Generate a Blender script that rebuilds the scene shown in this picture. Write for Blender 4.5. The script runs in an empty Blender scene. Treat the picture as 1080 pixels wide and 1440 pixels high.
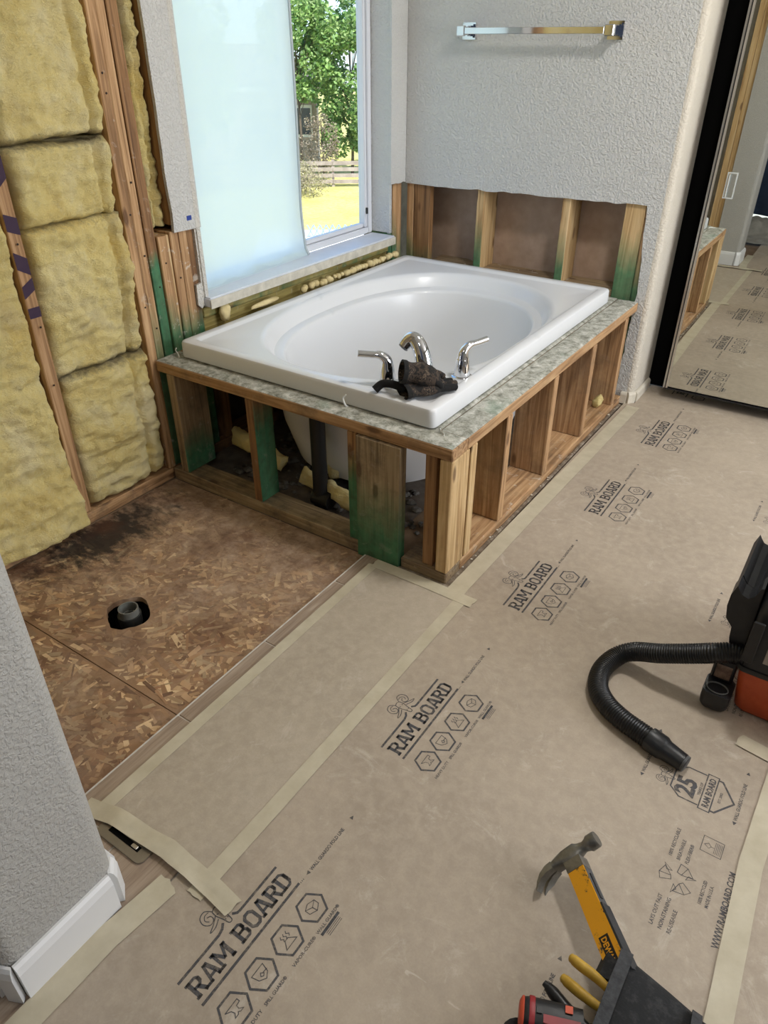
import bpy, bmesh, math, random
from mathutils import Vector, Matrix, noise
random.seed(7)
SC = bpy.context.scene
COL = SC.collection
PI = math.pi

# ------------------------------------------------------------------ camera
CAM = (0.81344, -1.55056, 1.38906)
yaw, pitch, roll, FPX = 0.58982, -0.57497, 0.00147, 1024.46
cy, sy, cp, sp = math.cos(yaw), math.sin(yaw), math.cos(pitch), math.sin(pitch)
F = Vector((-sy * cp, cy * cp, sp)); R0 = Vector((cy, sy, 0)); U0 = R0.cross(F)
R = math.cos(roll) * R0 + math.sin(roll) * U0
U = -math.sin(roll) * R0 + math.cos(roll) * U0
cam = bpy.data.cameras.new('camera'); co = bpy.data.objects.new('camera', cam); COL.objects.link(co)
co.matrix_world = Matrix(((R.x, U.x, -F.x, CAM[0]), (R.y, U.y, -F.y, CAM[1]), (R.z, U.z, -F.z, CAM[2]), (0, 0, 0, 1)))
cam.sensor_fit = 'HORIZONTAL'; cam.sensor_width = 36.0; cam.lens = FPX / 1080.0 * 36.0
cam.clip_start = 0.02; cam.clip_end = 400
SC.camera = co

# ------------------------------------------------------------------ world, sun, exposure
SC.view_settings.view_transform = 'Standard'; SC.view_settings.look = 'None'
SC.view_settings.gamma = 1.0; SC.view_settings.use_curve_mapping = False
SC.view_settings.exposure = 0.34
SC.cycles.use_denoising = True
SC.cycles.max_bounces = 8; SC.cycles.diffuse_bounces = 5; SC.cycles.transparent_max_bounces = 12
SC.cycles.sample_clamp_indirect = 6.0
W = bpy.data.worlds.new('sky'); SC.world = W; W.use_nodes = True
wn, wl = W.node_tree.nodes, W.node_tree.links
wn.clear()
wo = wn.new('ShaderNodeOutputWorld'); bg = wn.new('ShaderNodeBackground'); sk = wn.new('ShaderNodeTexSky')
sk.sky_type = 'HOSEK_WILKIE'; sk.turbidity = 3.5; sk.ground_albedo = 0.4
SUN_DIR = Vector((0.62, -0.30, 0.95)).normalized()
sk.sun_direction = SUN_DIR
wl.new(sk.outputs[0], bg.inputs[0]); wl.new(bg.outputs[0], wo.inputs[0]); bg.inputs[1].default_value = 7.0
sun = bpy.data.lights.new('sun', 'SUN'); sun.energy = 6.5; sun.angle = 0.009; sun.color = (1, .95, .86)
so = bpy.data.objects.new('sun', sun); COL.objects.link(so)
so.rotation_euler = SUN_DIR.to_track_quat('Z', 'Y').to_euler()

def area(name, loc, target, sx, sy_, power, color, portal=False):
    l = bpy.data.lights.new(name, 'AREA'); l.shape = 'RECTANGLE'; l.size = sx; l.size_y = sy_
    l.energy = power; l.color = color
    o = bpy.data.objects.new(name, l); COL.objects.link(o); o.location = loc
    o.rotation_euler = (Vector(loc) - Vector(target)).to_track_quat('Z', 'Y').to_euler()
    if portal: l.cycles.is_portal = True
    return o
# daylight through the bedroom window in the right wall and through the tub window
area('right_window_daylight', (3.32, 0.75, 1.45), (0.0, 0.75, 0.9), 1.9, 1.5, 56, (1.0, .98, .95))
area('tub_window_portal', (-1.36, 0.88, 1.36), (0.5, 0.88, 1.36), 1.1, 1.4, 9, (1, 1, 1), True)

# ------------------------------------------------------------------ helpers
def lin(r, g, b):
    f = lambda c: (c / 255 / 12.92) if c / 255 <= .04045 else ((c / 255 + .055) / 1.055) ** 2.4
    return (f(r), f(g), f(b), 1.0)

class NT:
    def __init__(s, name):
        s.m = bpy.data.materials.new(name); s.m.use_nodes = True
        s.n = s.m.node_tree.nodes; s.l = s.m.node_tree.links
        s.b = s.n['Principled BSDF']; s.out = s.n['Material Output']
    def new(s, t, **k):
        n = s.n.new(t)
        for a, v in k.items(): setattr(n, a, v)
        return n
    def link(s, a, b): s.l.new(a, b)
    def coord(s, kind='Object'):
        if kind == 'World': return s.new('ShaderNodeNewGeometry').outputs['Position']
        return s.new('ShaderNodeTexCoord').outputs[kind]
    def mapping(s, vec, scale=(1, 1, 1), rot=(0, 0, 0), loc=(0, 0, 0)):
        m = s.new('ShaderNodeMapping'); s.link(vec, m.inputs[0])
        m.inputs[1].default_value = loc; m.inputs[2].default_value = rot; m.inputs[3].default_value = scale
        return m.outputs[0]
    def noise(s, vec, scale, detail=4, rough=.55, dist=0):
        t = s.new('ShaderNodeTexNoise'); s.link(vec, t.inputs['Vector'])
        t.inputs['Scale'].default_value = scale; t.inputs['Detail'].default_value = detail
        t.inputs['Roughness'].default_value = rough; t.inputs['Distortion'].default_value = dist
        return t.outputs['Fac']
    def ramp(s, fac, stops):
        r = s.new('ShaderNodeValToRGB'); s.link(fac, r.inputs[0])
        e = r.color_ramp.elements
        while len(e) < len(stops): e.new(.5)
        for q, (p, c) in zip(e, stops):
            q.position = p; q.color = c if len(c) == 4 else (*c, 1)
        return r.outputs[0]
    def step(s, fac, a, b):
        r = s.new('ShaderNodeMapRange'); s.link(fac, r.inputs[0])
        r.inputs[1].default_value = a; r.inputs[2].default_value = b
        return r.outputs[0]
    def mix(s, fac, a, b, mode='MIX'):
        m = s.new('ShaderNodeMix', data_type='RGBA', blend_type=mode)
        for sock, v in ((m.inputs[0], fac), (m.inputs[6], a), (m.inputs[7], b)):
            if hasattr(v, 'node'): s.link(v, sock)
            else: sock.default_value = v
        return m.outputs[2]
    def math(s, op, a, b=0.0):
        m = s.new('ShaderNodeMath', operation=op)
        for sock, v in zip(m.inputs, (a, b)):
            if hasattr(v, 'node'): s.link(v, sock)
            else: sock.default_value = v
        return m.outputs[0]
    def axis(s, vec, i):
        x = s.new('ShaderNodeSeparateXYZ'); s.link(vec, x.inputs[0]); return x.outputs[i]
    def bump(s, h, strength, dist):
        b = s.new('ShaderNodeBump'); s.link(h, b.inputs['Height'])
        b.inputs['Strength'].default_value = strength; b.inputs['Distance'].default_value = dist
        s.link(b.outputs[0], s.b.inputs['Normal']); return b
    def base(s, c):
        if hasattr(c, 'node'): s.link(c, s.b.inputs['Base Color'])
        else: s.b.inputs['Base Color'].default_value = c
        return s
    def set(s, **k):
        for a, v in k.items(): s.b.inputs[a.replace('_', ' ')].default_value = v
        return s

_cache = {}
def cached(f):
    def g(*a):
        k = (f.__name__,) + a
        if k not in _cache: _cache[k] = f(*a)
        return _cache[k]
    return g

@cached
def wood(axis, tone='pine', green=None, smear=0.0, dirt=0.0, face=None):
    """lumber with the grain along an axis; green = (z fully painted, z where it fades out)"""
    t = NT('wood'); t.set(Roughness=.7)
    pos = t.coord('World'); rnd = t.new('ShaderNodeObjectInfo').outputs['Random']
    cmb = t.new('ShaderNodeCombineXYZ')
    for i in range(3): t.link(t.math('MULTIPLY', rnd, 17.0), cmb.inputs[i])
    add = t.new('ShaderNodeVectorMath', operation='ADD'); t.link(pos, add.inputs[0]); t.link(cmb.outputs[0], add.inputs[1])
    sc = [38, 38, 38]; sc['xyz'.index(axis)] = 1.6
    v = t.mapping(add.outputs[0], sc)
    grain = t.noise(v, 1.3, 6, .6, 1.2)
    tones = {'pine': ((128, 94, 60), (180, 140, 98), (208, 172, 128)), 'light': ((166, 130, 84), (205, 172, 122), (226, 198, 152)),
             'dark': ((92, 62, 36), (138, 100, 62), (164, 124, 82)), 'grey': ((116, 98, 76), (150, 130, 100), (176, 156, 124)),
             'olive': ((128, 112, 58), (160, 146, 84), (188, 172, 112))}[tone]
    c = t.ramp(grain, [(.34, lin(*tones[0])), (.5, lin(*tones[1])), (.66, lin(*tones[2]))])
    sc2 = [14, 14, 14]; sc2['xyz'.index(axis)] = 5
    vo = t.new('ShaderNodeTexVoronoi'); t.link(t.mapping(add.outputs[0], sc2), vo.inputs['Vector']); vo.inputs['Scale'].default_value = 1.0
    knot = t.step(vo.outputs['Distance'], .17, .10)
    c = t.mix(t.math('MULTIPLY', knot, .75), c, lin(78, 46, 22))
    c = t.mix(t.math('MULTIPLY', rnd, .28), c, lin(132, 98, 66), 'MIX')
    if dirt:
        d = t.step(t.noise(pos, 7, 6, .7), .48, .66)
        c = t.mix(t.math('MULTIPLY', d, dirt), c, lin(74, 64, 54))
    if green:
        z = t.axis(pos, 2)
        w = t.math('ADD', z, t.math('MULTIPLY', t.math('SUBTRACT', t.noise(t.mapping(add.outputs[0], (22, 22, 5)), 1, 5), .5), .16))
        g = t.step(w, green[1], green[0])
        if face:      # the paint was rolled on one face of the board only
            g = t.math('MULTIPLY', g, t.step(t.math('ABSOLUTE', t.axis(t.new('ShaderNodeNewGeometry').outputs['True Normal'], 'xyz'.index(face))), .6, .7))
        gc = t.ramp(t.noise(pos, 30, 3), [(.3, lin(26, 92, 64)), (.7, lin(48, 124, 86))])
        c = t.mix(t.math('MULTIPLY', g, .86), c, gc)
    if smear:
        s = t.step(t.noise(pos, 26, 5, .65, .6), .60, .68)
        c = t.mix(t.math('MULTIPLY', s, smear), c, lin(206, 200, 188))
    t.base(c); t.bump(grain, .25, .002)
    return t.m

@cached
def drywall(kind='wall'):
    t = NT('painted_drywall'); t.set(Roughness=.62)
    pos = t.coord('World')
    n1 = t.noise(pos, 150 if kind == 'cap' else 118, 2, .45, .5); h = t.step(n1, .42, .60)
    col = {'wall': (205, 204, 201), 'edge': (208, 204, 196), 'cap': (176, 174, 169), 'end': (206, 198, 184)}[kind]  # cap: same wall paint, with the partition's shade put into a darker colour
    t.base(t.mix(t.noise(pos, 3, 3), lin(*col), lin(*[x - 6 for x in col])))
    t.bump(h, .6, .0022 if kind in ('cap', 'end') else .0052)
    return t.m

@cached
def plain(name, rgb, rough=.6, metal=0.0, bump=0.0, scale=60.0, var=0, spec=.5):
    t = NT(name); t.set(Roughness=rough, Metallic=metal, Specular_IOR_Level=spec)
    if var:
        n = t.noise(t.coord('Object'), scale * .4, 5, .6)
        t.base(t.ramp(n, [(.3, lin(*[max(0, x - var) for x in rgb])), (.7, lin(*[min(255, x + var) for x in rgb]))]))
    else: t.base(lin(*rgb))
    if bump: t.bump(t.noise(t.coord('Object'), scale, 4), bump, .003)
    return t.m

WL = {}
def world_of(p): return WL.get(p.name, Vector((0, 0, 0)))

def mesh_from(name, verts, faces, smooth=None, cols=None):
    me = bpy.data.meshes.new(name); me.from_pydata([tuple(v) for v in verts], [], faces); me.update()
    if smooth is not None:
        me.polygons.foreach_set('use_smooth', [True] * len(me.polygons))
        if smooth < 180: me.set_sharp_from_angle(angle=math.radians(smooth))
    if cols is not None:
        a = me.color_attributes.new('Col', 'FLOAT_COLOR', 'POINT')
        a.data.foreach_set('color', [x for c in cols for x in c])
    return me

def put(name, me, mat=None, parent=None, loc=(0, 0, 0), **props):
    """link a mesh; vertices are in world metres relative to loc"""
    o = bpy.data.objects.new(name, me); COL.objects.link(o)
    if mat is not None and not me.materials: me.materials.append(mat)
    o.location = loc
    if parent is not None:
        o.parent = parent; o.matrix_parent_inverse = Matrix.Translation(-world_of(parent))
    WL[o.name] = Vector(loc)
    for k, v in props.items(): o[k] = v
    return o

def thing(name, label, cat, loc=(0, 0, 0), group=None):
    o = bpy.data.objects.new(name, None); COL.objects.link(o); o.location = loc; o.empty_display_size = .05
    WL[o.name] = Vector(loc); o['label'] = label; o['category'] = cat
    if group: o['group'] = group
    return o
def struct(name, loc=(0, 0, 0)):
    o = bpy.data.objects.new(name, None); COL.objects.link(o); o.location = loc; WL[o.name] = Vector(loc)
    o['kind'] = 'structure'; return o
def tag(o, label, cat, group=None):
    o['label'] = label; o['category'] = cat
    if group: o['group'] = group
    return o

class G:
    """collects geometry"""
    def __init__(s): s.v = []; s.f = []
    def add(s, v, f):
        k = len(s.v); s.v += [Vector(x) for x in v]; s.f += [tuple(i + k for i in q) for q in f]; return s
    def box(s, x0, x1, y0, y1, z0, z1):
        return s.add([(x0, y0, z0), (x1, y0, z0), (x1, y1, z0), (x0, y1, z0), (x0, y0, z1), (x1, y0, z1), (x1, y1, z1), (x0, y1, z1)],
                     [(0, 3, 2, 1), (4, 5, 6, 7), (0, 1, 5, 4), (1, 2, 6, 5), (2, 3, 7, 6), (3, 0, 4, 7)])
    def loft(s, rings, cap0=True, cap1=True, closed=True):
        n = len(rings[0]); k = len(s.v)
        for r in rings: s.v += [Vector(p) for p in r]
        for i in range(len(rings) - 1):
            for j in range(n if closed else n - 1):
                a = k + i * n + j; b = k + i * n + (j + 1) % n
                s.f.append((a, b, b + n, a + n))
        if cap0: s.f.append(tuple(k + j for j in reversed(range(n))))
        if cap1: s.f.append(tuple(k + (len(rings) - 1) * n + j for j in range(n)))
        return s
    def tube(s, path, rad, seg=12, cap=True, sx=1.0, up=None):
        path = [Vector(p) for p in path]; rings = []
        prev = None
        for i, p in enumerate(path):
            d = (path[min(i + 1, len(path) - 1)] - path[max(i - 1, 0)]).normalized()
            if prev is None:
                a = up if up else (Vector((0, 0, 1)) if abs(d.z) < .9 else Vector((1, 0, 0)))
                n = (Vector(a) - d * d.dot(Vector(a))).normalized()
            else: n = (prev - d * d.dot(prev)).normalized()
            prev = n; b = d.cross(n)
            r = rad[i] if isinstance(rad, (list, tuple)) else rad
            rings.append([p + n * math.cos(2 * PI * j / seg) * r + b * math.sin(2 * PI * j / seg) * r * sx for j in range(seg)])
        return s.loft(rings, cap, cap)
    def lathe(s, prof, seg=24, loc=(0, 0, 0), cap=True):
        L = Vector(loc)
        return s.loft([[L + Vector((r * math.cos(2 * PI * j / seg), r * math.sin(2 * PI * j / seg), z)) for j in range(seg)] for r, z in prof], cap, cap)
    def prism(s, poly, off):
        """poly: 3D points, off: extrusion vector"""
        off = Vector(off); return s.loft([[Vector(p) for p in poly], [Vector(p) + off for p in poly]])
    def xf(s, m):
        s.v = [m @ v for v in s.v]; return s
    def mesh(s, name, smooth=None): return mesh_from(name, s.v, s.f, smooth)
    def put(s, name, mat, parent=None, smooth=None, **k): return put(name, s.mesh(name, smooth), mat, parent, **k)

def bevel_mesh(name, dims, off=.002, seg=1):
    bm = bmesh.new(); bmesh.ops.create_cube(bm, size=1)
    for v in bm.verts: v.co = Vector((v.co.x * dims[0], v.co.y * dims[1], v.co.z * dims[2]))
    bmesh.ops.bevel(bm, geom=bm.edges[:], offset=min(off, min(dims) * .4), segments=seg, affect='EDGES')
    me = bpy.data.meshes.new(name); bm.to_mesh(me); bm.free(); return me
def bar(name, x, y, z, mat, parent=None, off=.002, seg=1, **k):
    c = [(a[0] + a[1]) / 2 for a in (x, y, z)]; d = [abs(a[1] - a[0]) for a in (x, y, z)]
    return put(name, bevel_mesh(name, d, off, seg), mat, parent, c, **k)

def catmull(pts, n=10):
    pts = [Vector(p) for p in pts]; P = [pts[0]] + pts + [pts[-1]]; out = []
    for i in range(1, len(P) - 2):
        for k in range(n):
            t = k / n; a, b, c, d = P[i - 1], P[i], P[i + 1], P[i + 2]
            out.append(.5 * (2 * b + (c - a) * t + (2 * a - 5 * b + 4 * c - d) * t * t + (3 * b - a - 3 * c + d) * t ** 3))
    out.append(pts[-1]); return out
def fbm(p, o=4): return noise.fractal(p, .9, 2.0, o)
def srect(w, h, r, n=6):
    """rounded rectangle outline, centred"""
    out = []
    for cx, cy_, a0 in ((w / 2 - r, h / 2 - r, 0), (-w / 2 + r, h / 2 - r, PI / 2), (-w / 2 + r, -h / 2 + r, PI), (w / 2 - r, -h / 2 + r, 1.5 * PI)):
        for k in range(n + 1):
            a = a0 + PI / 2 * k / n; out.append((cx + r * math.cos(a), cy_ + r * math.sin(a)))
    return out

# ------------------------------------------------------------------ materials
def osb_mat():
    t = NT('oriented_strand_board'); t.set(Roughness=.8)
    pos = t.coord('World')
    a = t.new('ShaderNodeAttribute', attribute_name='Col').outputs['Color']
    x, y = t.axis(pos, 0), t.axis(pos, 1)
    grime = t.step(t.noise(pos, 4.5, 6, .62, .4), .38, .66)
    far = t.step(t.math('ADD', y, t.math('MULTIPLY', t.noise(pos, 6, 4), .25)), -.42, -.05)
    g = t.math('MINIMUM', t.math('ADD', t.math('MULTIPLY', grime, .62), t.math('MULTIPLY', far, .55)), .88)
    film = t.ramp(t.noise(pos, 22, 5, .7), [(.3, lin(114, 92, 74)), (.5, lin(156, 131, 108)), (.75, lin(190, 168, 146))])
    c = t.mix(g, a, film)
    # black mould by the left plate, red-brown water stain round the hole
    mv = t.mapping(pos, (1 / .17, 1 / .34, 0), (0, 0, 0), (1.085 / .17, .40 / .34, 0))
    ln = t.new('ShaderNodeVectorMath', operation='LENGTH'); t.link(mv, ln.inputs[0])
    m = t.step(t.math('ADD', ln.outputs['Value'], t.math('MULTIPLY', t.math('SUBTRACT', t.noise(t.mapping(pos, (14, 26, 10)), 1, 6, .7), .5), 2.6)), 1.0, .35)
    c = t.mix(t.math('MULTIPLY', m, .92), c, lin(30, 25, 22))
    st = t.step(t.noise(t.mapping(pos, (1, 1, 1), (0, 0, 0), (7, 3, 0)), 5, 5, .6), .5, .68)
    c = t.mix(t.math('MULTIPLY', st, .55), c, lin(88, 50, 28))
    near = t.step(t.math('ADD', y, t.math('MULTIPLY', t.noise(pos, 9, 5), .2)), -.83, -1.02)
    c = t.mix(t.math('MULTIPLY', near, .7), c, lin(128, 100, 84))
    t.base(c); t.bump(t.noise(pos, 70, 4), .35, .002); return t.m
M_OSB = osb_mat()

def board_mat(name='floor_protection_paper', base=(181, 167, 149), dark=(158, 145, 129)):
    t = NT(name); pos = t.coord('World')
    n1 = t.noise(pos, 2.4, 5, .6); n2 = t.noise(pos, 38, 6, .7, .3); n3 = t.noise(pos, 260, 2, .5)
    c = t.ramp(n1, [(.3, lin(*dark)), (.7, lin(*base))])
    c = t.mix(t.math('MULTIPLY', t.step(n2, .40, .66), .45), c, lin(*[min(255, x + 14) for x in base]))
    c = t.mix(t.math('MULTIPLY', n3, .25), c, lin(132, 116, 98))
    dust = t.step(t.noise(t.mapping(pos, (1, 1, 1), (0, 0, .6), (3, 1, 0)), 9, 8, .75, 1.0), .57, .74)
    c = t.mix(t.math('MULTIPLY', dust, .50), c, lin(214, 206, 194))
    scr = t.step(t.noise(t.mapping(pos, (4, 30, 4), (0, 0, .9)), 2.0, 6, .7, 1.5), .66, .74)
    c = t.mix(t.math('MULTIPLY', scr, .4), c, lin(220, 213, 202))
    t.base(c); t.set(Roughness=.55, Specular_IOR_Level=.35); t.bump(n2, .12, .001); return t.m
M_BOARD = board_mat()
M_BOARD2 = board_mat('floor_protection_paper_strip', (186, 174, 156), (168, 156, 138))

def tape_mat():
    t = NT('masking_tape'); pos = t.coord('World')
    n = t.noise(pos, 16, 5, .6); t.base(t.ramp(n, [(.3, lin(180, 170, 146)), (.7, lin(198, 189, 166))]))
    t.set(Roughness=.5); t.bump(t.noise(t.mapping(pos, (30, 30, 30)), 2, 4), .25, .001); return t.m
M_TAPE = tape_mat()

def ink_mat():
    t = NT('printed_ink'); pos = t.coord('World')
    tr = t.new('ShaderNodeBsdfTransparent'); mx = t.new('ShaderNodeMixShader')
    wear = t.step(t.noise(pos, 60, 6, .75), .44, .70)
    t.link(t.math('ADD', t.math('MULTIPLY', wear, .55), .10), mx.inputs[0])
    t.link(t.b.outputs[0], mx.inputs[1]); t.link(tr.outputs[0], mx.inputs[2]); t.link(mx.outputs[0], t.out.inputs[0])
    t.base(lin(72, 72, 76)); t.set(Roughness=.6); return t.m
M_INK = ink_mat()

def batt_mat():
    t = NT('fibreglass_batt'); pos = t.coord('World')
    n = t.noise(pos, 5, 6, .6); f = t.noise(t.mapping(pos, (10, 40, 90)), 2.0, 6, .7, 1.5); fine = t.noise(pos, 55, 6, .75)
    c = t.ramp(n, [(.28, lin(228, 200, 122)), (.5, lin(242, 222, 152)), (.75, lin(250, 238, 196))])
    c = t.mix(t.math('MULTIPLY', t.step(fine, .5, .75), .5), c, lin(240, 230, 186))
    c = t.mix(t.math('MULTIPLY', t.step(t.noise(pos, 3.3, 5, .6, .4), .52, .70), .55), c, lin(206, 194, 164))
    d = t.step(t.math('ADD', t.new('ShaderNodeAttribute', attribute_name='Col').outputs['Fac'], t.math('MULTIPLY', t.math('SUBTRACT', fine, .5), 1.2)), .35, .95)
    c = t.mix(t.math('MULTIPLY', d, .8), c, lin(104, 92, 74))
    t.base(c); t.set(Roughness=.95, Specular_IOR_Level=.1)
    h = t.math('ADD', fine, t.math('MULTIPLY', f, .8)); t.bump(h, .95, .010); return t.m
M_BATT = batt_mat()

def mortar_mat():
    t = NT('mortar_residue'); pos = t.coord('World')
    n = t.noise(pos, 34, 8, .78, .3); n2 = t.noise(t.mapping(pos, (1, 1, 1), (0, 0, 0), (5, 5, 5)), 5, 4)
    c = t.ramp(n, [(.33, lin(92, 90, 78)), (.45, lin(148, 148, 136)), (.56, lin(182, 181, 171)), (.68, lin(218, 216, 208))])
    c = t.mix(t.math('MULTIPLY', t.step(n2, .58, .68), .35), c, lin(112, 146, 124))
    t.base(c); t.set(Roughness=.85); t.bump(n, .7, .006); return t.m
M_MORTAR = mortar_mat()
def dirt_mat():
    t = NT('dirty_mortar'); pos = t.coord('World'); n = t.noise(pos, 22, 8, .75)
    t.base(t.ramp(n, [(.35, lin(84, 72, 60)), (.52, lin(120, 106, 90)), (.68, lin(176, 166, 150))])); t.set(Roughness=.9)
    t.bump(n, .7, .005); return t.m
M_DIRT = dirt_mat()
def tub_mat():
    t = NT('white_acrylic'); t.base(lin(222, 223, 225)); t.set(Roughness=.24, Specular_IOR_Level=.45); return t.m
M_TUB = tub_mat()
M_CHROME = plain('chrome', (225, 226, 230), .06, 1.0)
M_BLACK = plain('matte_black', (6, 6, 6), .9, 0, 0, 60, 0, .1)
M_BLKPLASTIC = plain('black_plastic', (24, 24, 26), .45, 0, .1, 120, 5)
M_RUBBER = plain('black_hose_plastic', (17, 17, 18), .38, 0, 0, 60, 4)
M_WHITE = plain('white_trim_paint', (222, 222, 222), .4)
M_VINYL = plain('white_vinyl', (218, 220, 226), .35)
M_PAPER = plain('drywall_back_paper', (178, 154, 136), .9, 0, .15, 50, 8)
M_FOAM = plain('spray_foam', (214, 196, 146), .9, 0, .8, 45, 16)
M_TILE = None
def tile_mat():
    t = NT('wood_look_tile'); pos = t.coord('World'); g = t.noise(t.mapping(pos, (60, 3, 60)), 1.5, 6, .65, .8)
    t.base(t.ramp(g, [(.3, lin(134, 114, 97)), (.6, lin(166, 148, 130)), (.75, lin(182, 166, 150))])); t.set(Roughness=.45); t.bump(g, .1, .001); return t.m
M_TILE = tile_mat()
M_GROUT = plain('grout', (196, 190, 178), .9)

# ------------------------------------------------------------------ setting: shell
CEIL = 2.45
ceil = bar('ceiling', (-1.4, 3.3), (-3.3, 2.6), (CEIL, CEIL + .08), plain('ceiling_paint', (215, 214, 212), .8, 0, .3, 90), off=.001, kind='structure')
floor = struct('floor')
# concrete/plywood deck under everything (hole left for the shower drain)
sub = plain('subfloor_ply', (120, 98, 76), .9, 0, .2, 40, 14)
bar('subfloor', (-1.35, -1.1795), (-1.10, .0), (-.06, -.0125), sub, floor)
bar('subfloor', (-.28, 3.3), (-3.3, 2.6), (-.06, -.012), sub, floor)
bar('subfloor', (-1.35, -.28), (.0, 1.9), (-.06, -.012), plain('dusty_subfloor', (96, 86, 76), .95, 0, .5, 30, 26), floor)
bar('subfloor', (-1.35, -.28), (-3.3, -1.10), (-.06, -.012), sub, floor)

def plate_with_hole(x0, x1, y0, y1, z0, z1, cx, cy_, rfun, n=96):
    outer = []
    for j in range(n):
        a = 2 * PI * j / n; dx, dy = math.cos(a), math.sin(a)
        tx = ((x1 - cx) / dx) if dx > 1e-9 else ((x0 - cx) / dx if dx < -1e-9 else 1e9)
        ty = ((y1 - cy_) / dy) if dy > 1e-9 else ((y0 - cy_) / dy if dy < -1e-9 else 1e9)
        k = min(tx, ty); outer.append((cx + dx * k, cy_ + dy * k))
    # snap nearest outline point to each corner
    for X in (x0, x1):
        for Y in (y0, y1):
            j = min(range(n), key=lambda q: (outer[q][0] - X) ** 2 + (outer[q][1] - Y) ** 2); outer[j] = (X, Y)
    inner = [(cx + math.cos(2 * PI * j / n) * rfun(2 * PI * j / n), cy_ + math.sin(2 * PI * j / n) * rfun(2 * PI * j / n)) for j in range(n)]
    g = G()
    rings = [[(*p, z0) for p in inner], [(*p, z0) for p in outer], [(*p, z1) for p in outer], [(*p, z1) for p in inner], [(*p, z0) for p in inner]]
    g.loft(rings, False, False); return g
DR = (-.706, -.618)
def hole_r(a):
    a += .55
    r = .068 / (abs(math.cos(a)) ** 3.2 + abs(1.16 * math.sin(a)) ** 3.2) ** (1 / 3.2)
    return r + .004 * noise.noise(Vector((math.cos(a) * 3, math.sin(a) * 3, 4)))
OSB_Z = -.012
def colored(me, rgb):
    a = me.color_attributes.new('Col', 'FLOAT_COLOR', 'POINT'); c = lin(*rgb)
    a.data.foreach_set('color', list(c) * len(me.vertices)); return me
g = plate_with_hole(-1.178, -.288, -.8045, -.002, OSB_Z - .018, OSB_Z, DR[0], DR[1], hole_r)
put('osb_panel', colored(g.mesh('osb_panel'), (152, 118, 86)), M_OSB, floor)
g = G().box(-1.178, -.288, -1.175, -.8075, OSB_Z - .018, OSB_Z)
put('osb_panel', colored(g.mesh('osb_panel'), (152, 118, 86)), M_OSB, floor)
# the strands that show in the panels
vs, fs, cs = [], [], []
pal = [(184, 148, 108), (168, 130, 92), (200, 166, 124), (150, 114, 82), (186, 152, 116), (214, 184, 142), (162, 128, 98), (140, 104, 76)]
rs = random.Random(3)
for k in range(5200):
    x, y = rs.uniform(-1.17, -.295), rs.uniform(-1.165, -.01)
    L = rs.uniform(.020, .075); w = rs.uniform(.005, .016); a = rs.gauss(.35, .9)
    if math.hypot(x - DR[0], y - DR[1]) < hole_r(math.atan2(y - DR[1], x - DR[0])) + L * .5: continue
    if abs(y + .806) < abs(math.sin(a)) * L / 2 + w / 2 + .0015: continue
    d = Vector((math.cos(a), math.sin(a))); n_ = Vector((-d.y, d.x)); c0 = Vector((x, y))
    if not (-1.17 < x - L and x + L < -.29 and y + L < -.005): L *= .4; 
    z = OSB_Z + .0001 + rs.random() * .0009; k0 = len(vs); sk_ = rs.uniform(-.4, .4) * w
    for p in (c0 - d * L / 2 - n_ * w / 2, c0 + d * (L / 2 + sk_) - n_ * w / 2, c0 + d * L / 2 + n_ * w / 2, c0 - d * (L / 2 + sk_) + n_ * w / 2):
        vs.append((p.x, p.y, z + rs.random() * .0003))
    fs.append((k0, k0 + 1, k0 + 2, k0 + 3))
    b = rs.choice(pal); q = rs.uniform(.78, 1.12); cs += [lin(*[min(255, v * q) for v in b])] * 4
put('wood_strand', mesh_from('wood_strand', vs, fs, None, cs), M_OSB, floor, kind='stuff')
# drain pit under the hole
g = G(); g.loft([[(DR[0] + math.cos(2 * PI * j / 24) * .16, DR[1] + math.sin(2 * PI * j / 24) * .16, z) for j in range(24)] for z in (-.031, -.30)], False, True)
g.put('drain_pit', plain('pit_dark', (30, 26, 22), .95), floor)
# tile planks
bar('thinset_edge', (-.2925, -.2872), (-1.17, -.002), (-.0119, -.0012), plain('pale_thinset', (206, 200, 190), .9, 0, .5, 60, 18), floor, .001)
bar('grout_bed', (-.288, .015), (-1.5, .0), (-.012, -.0025), M_GROUT, floor)
ys = [-1.66, -1.42, -1.115, -.81, -.495, -.175, .0]
for col_, (xa, xb, sh) in enumerate(((-.287, -.138, 0), (-.135, .014, .13))):
    for a, b in zip(ys, ys[1:]):
        ya, yb = a + sh + .0015, min(b + sh, .0) - .0015
        if yb - ya > .03: bar('tile', (xa, xb), (ya, yb), (-.011, 0), M_TILE, floor, .0015)

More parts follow.
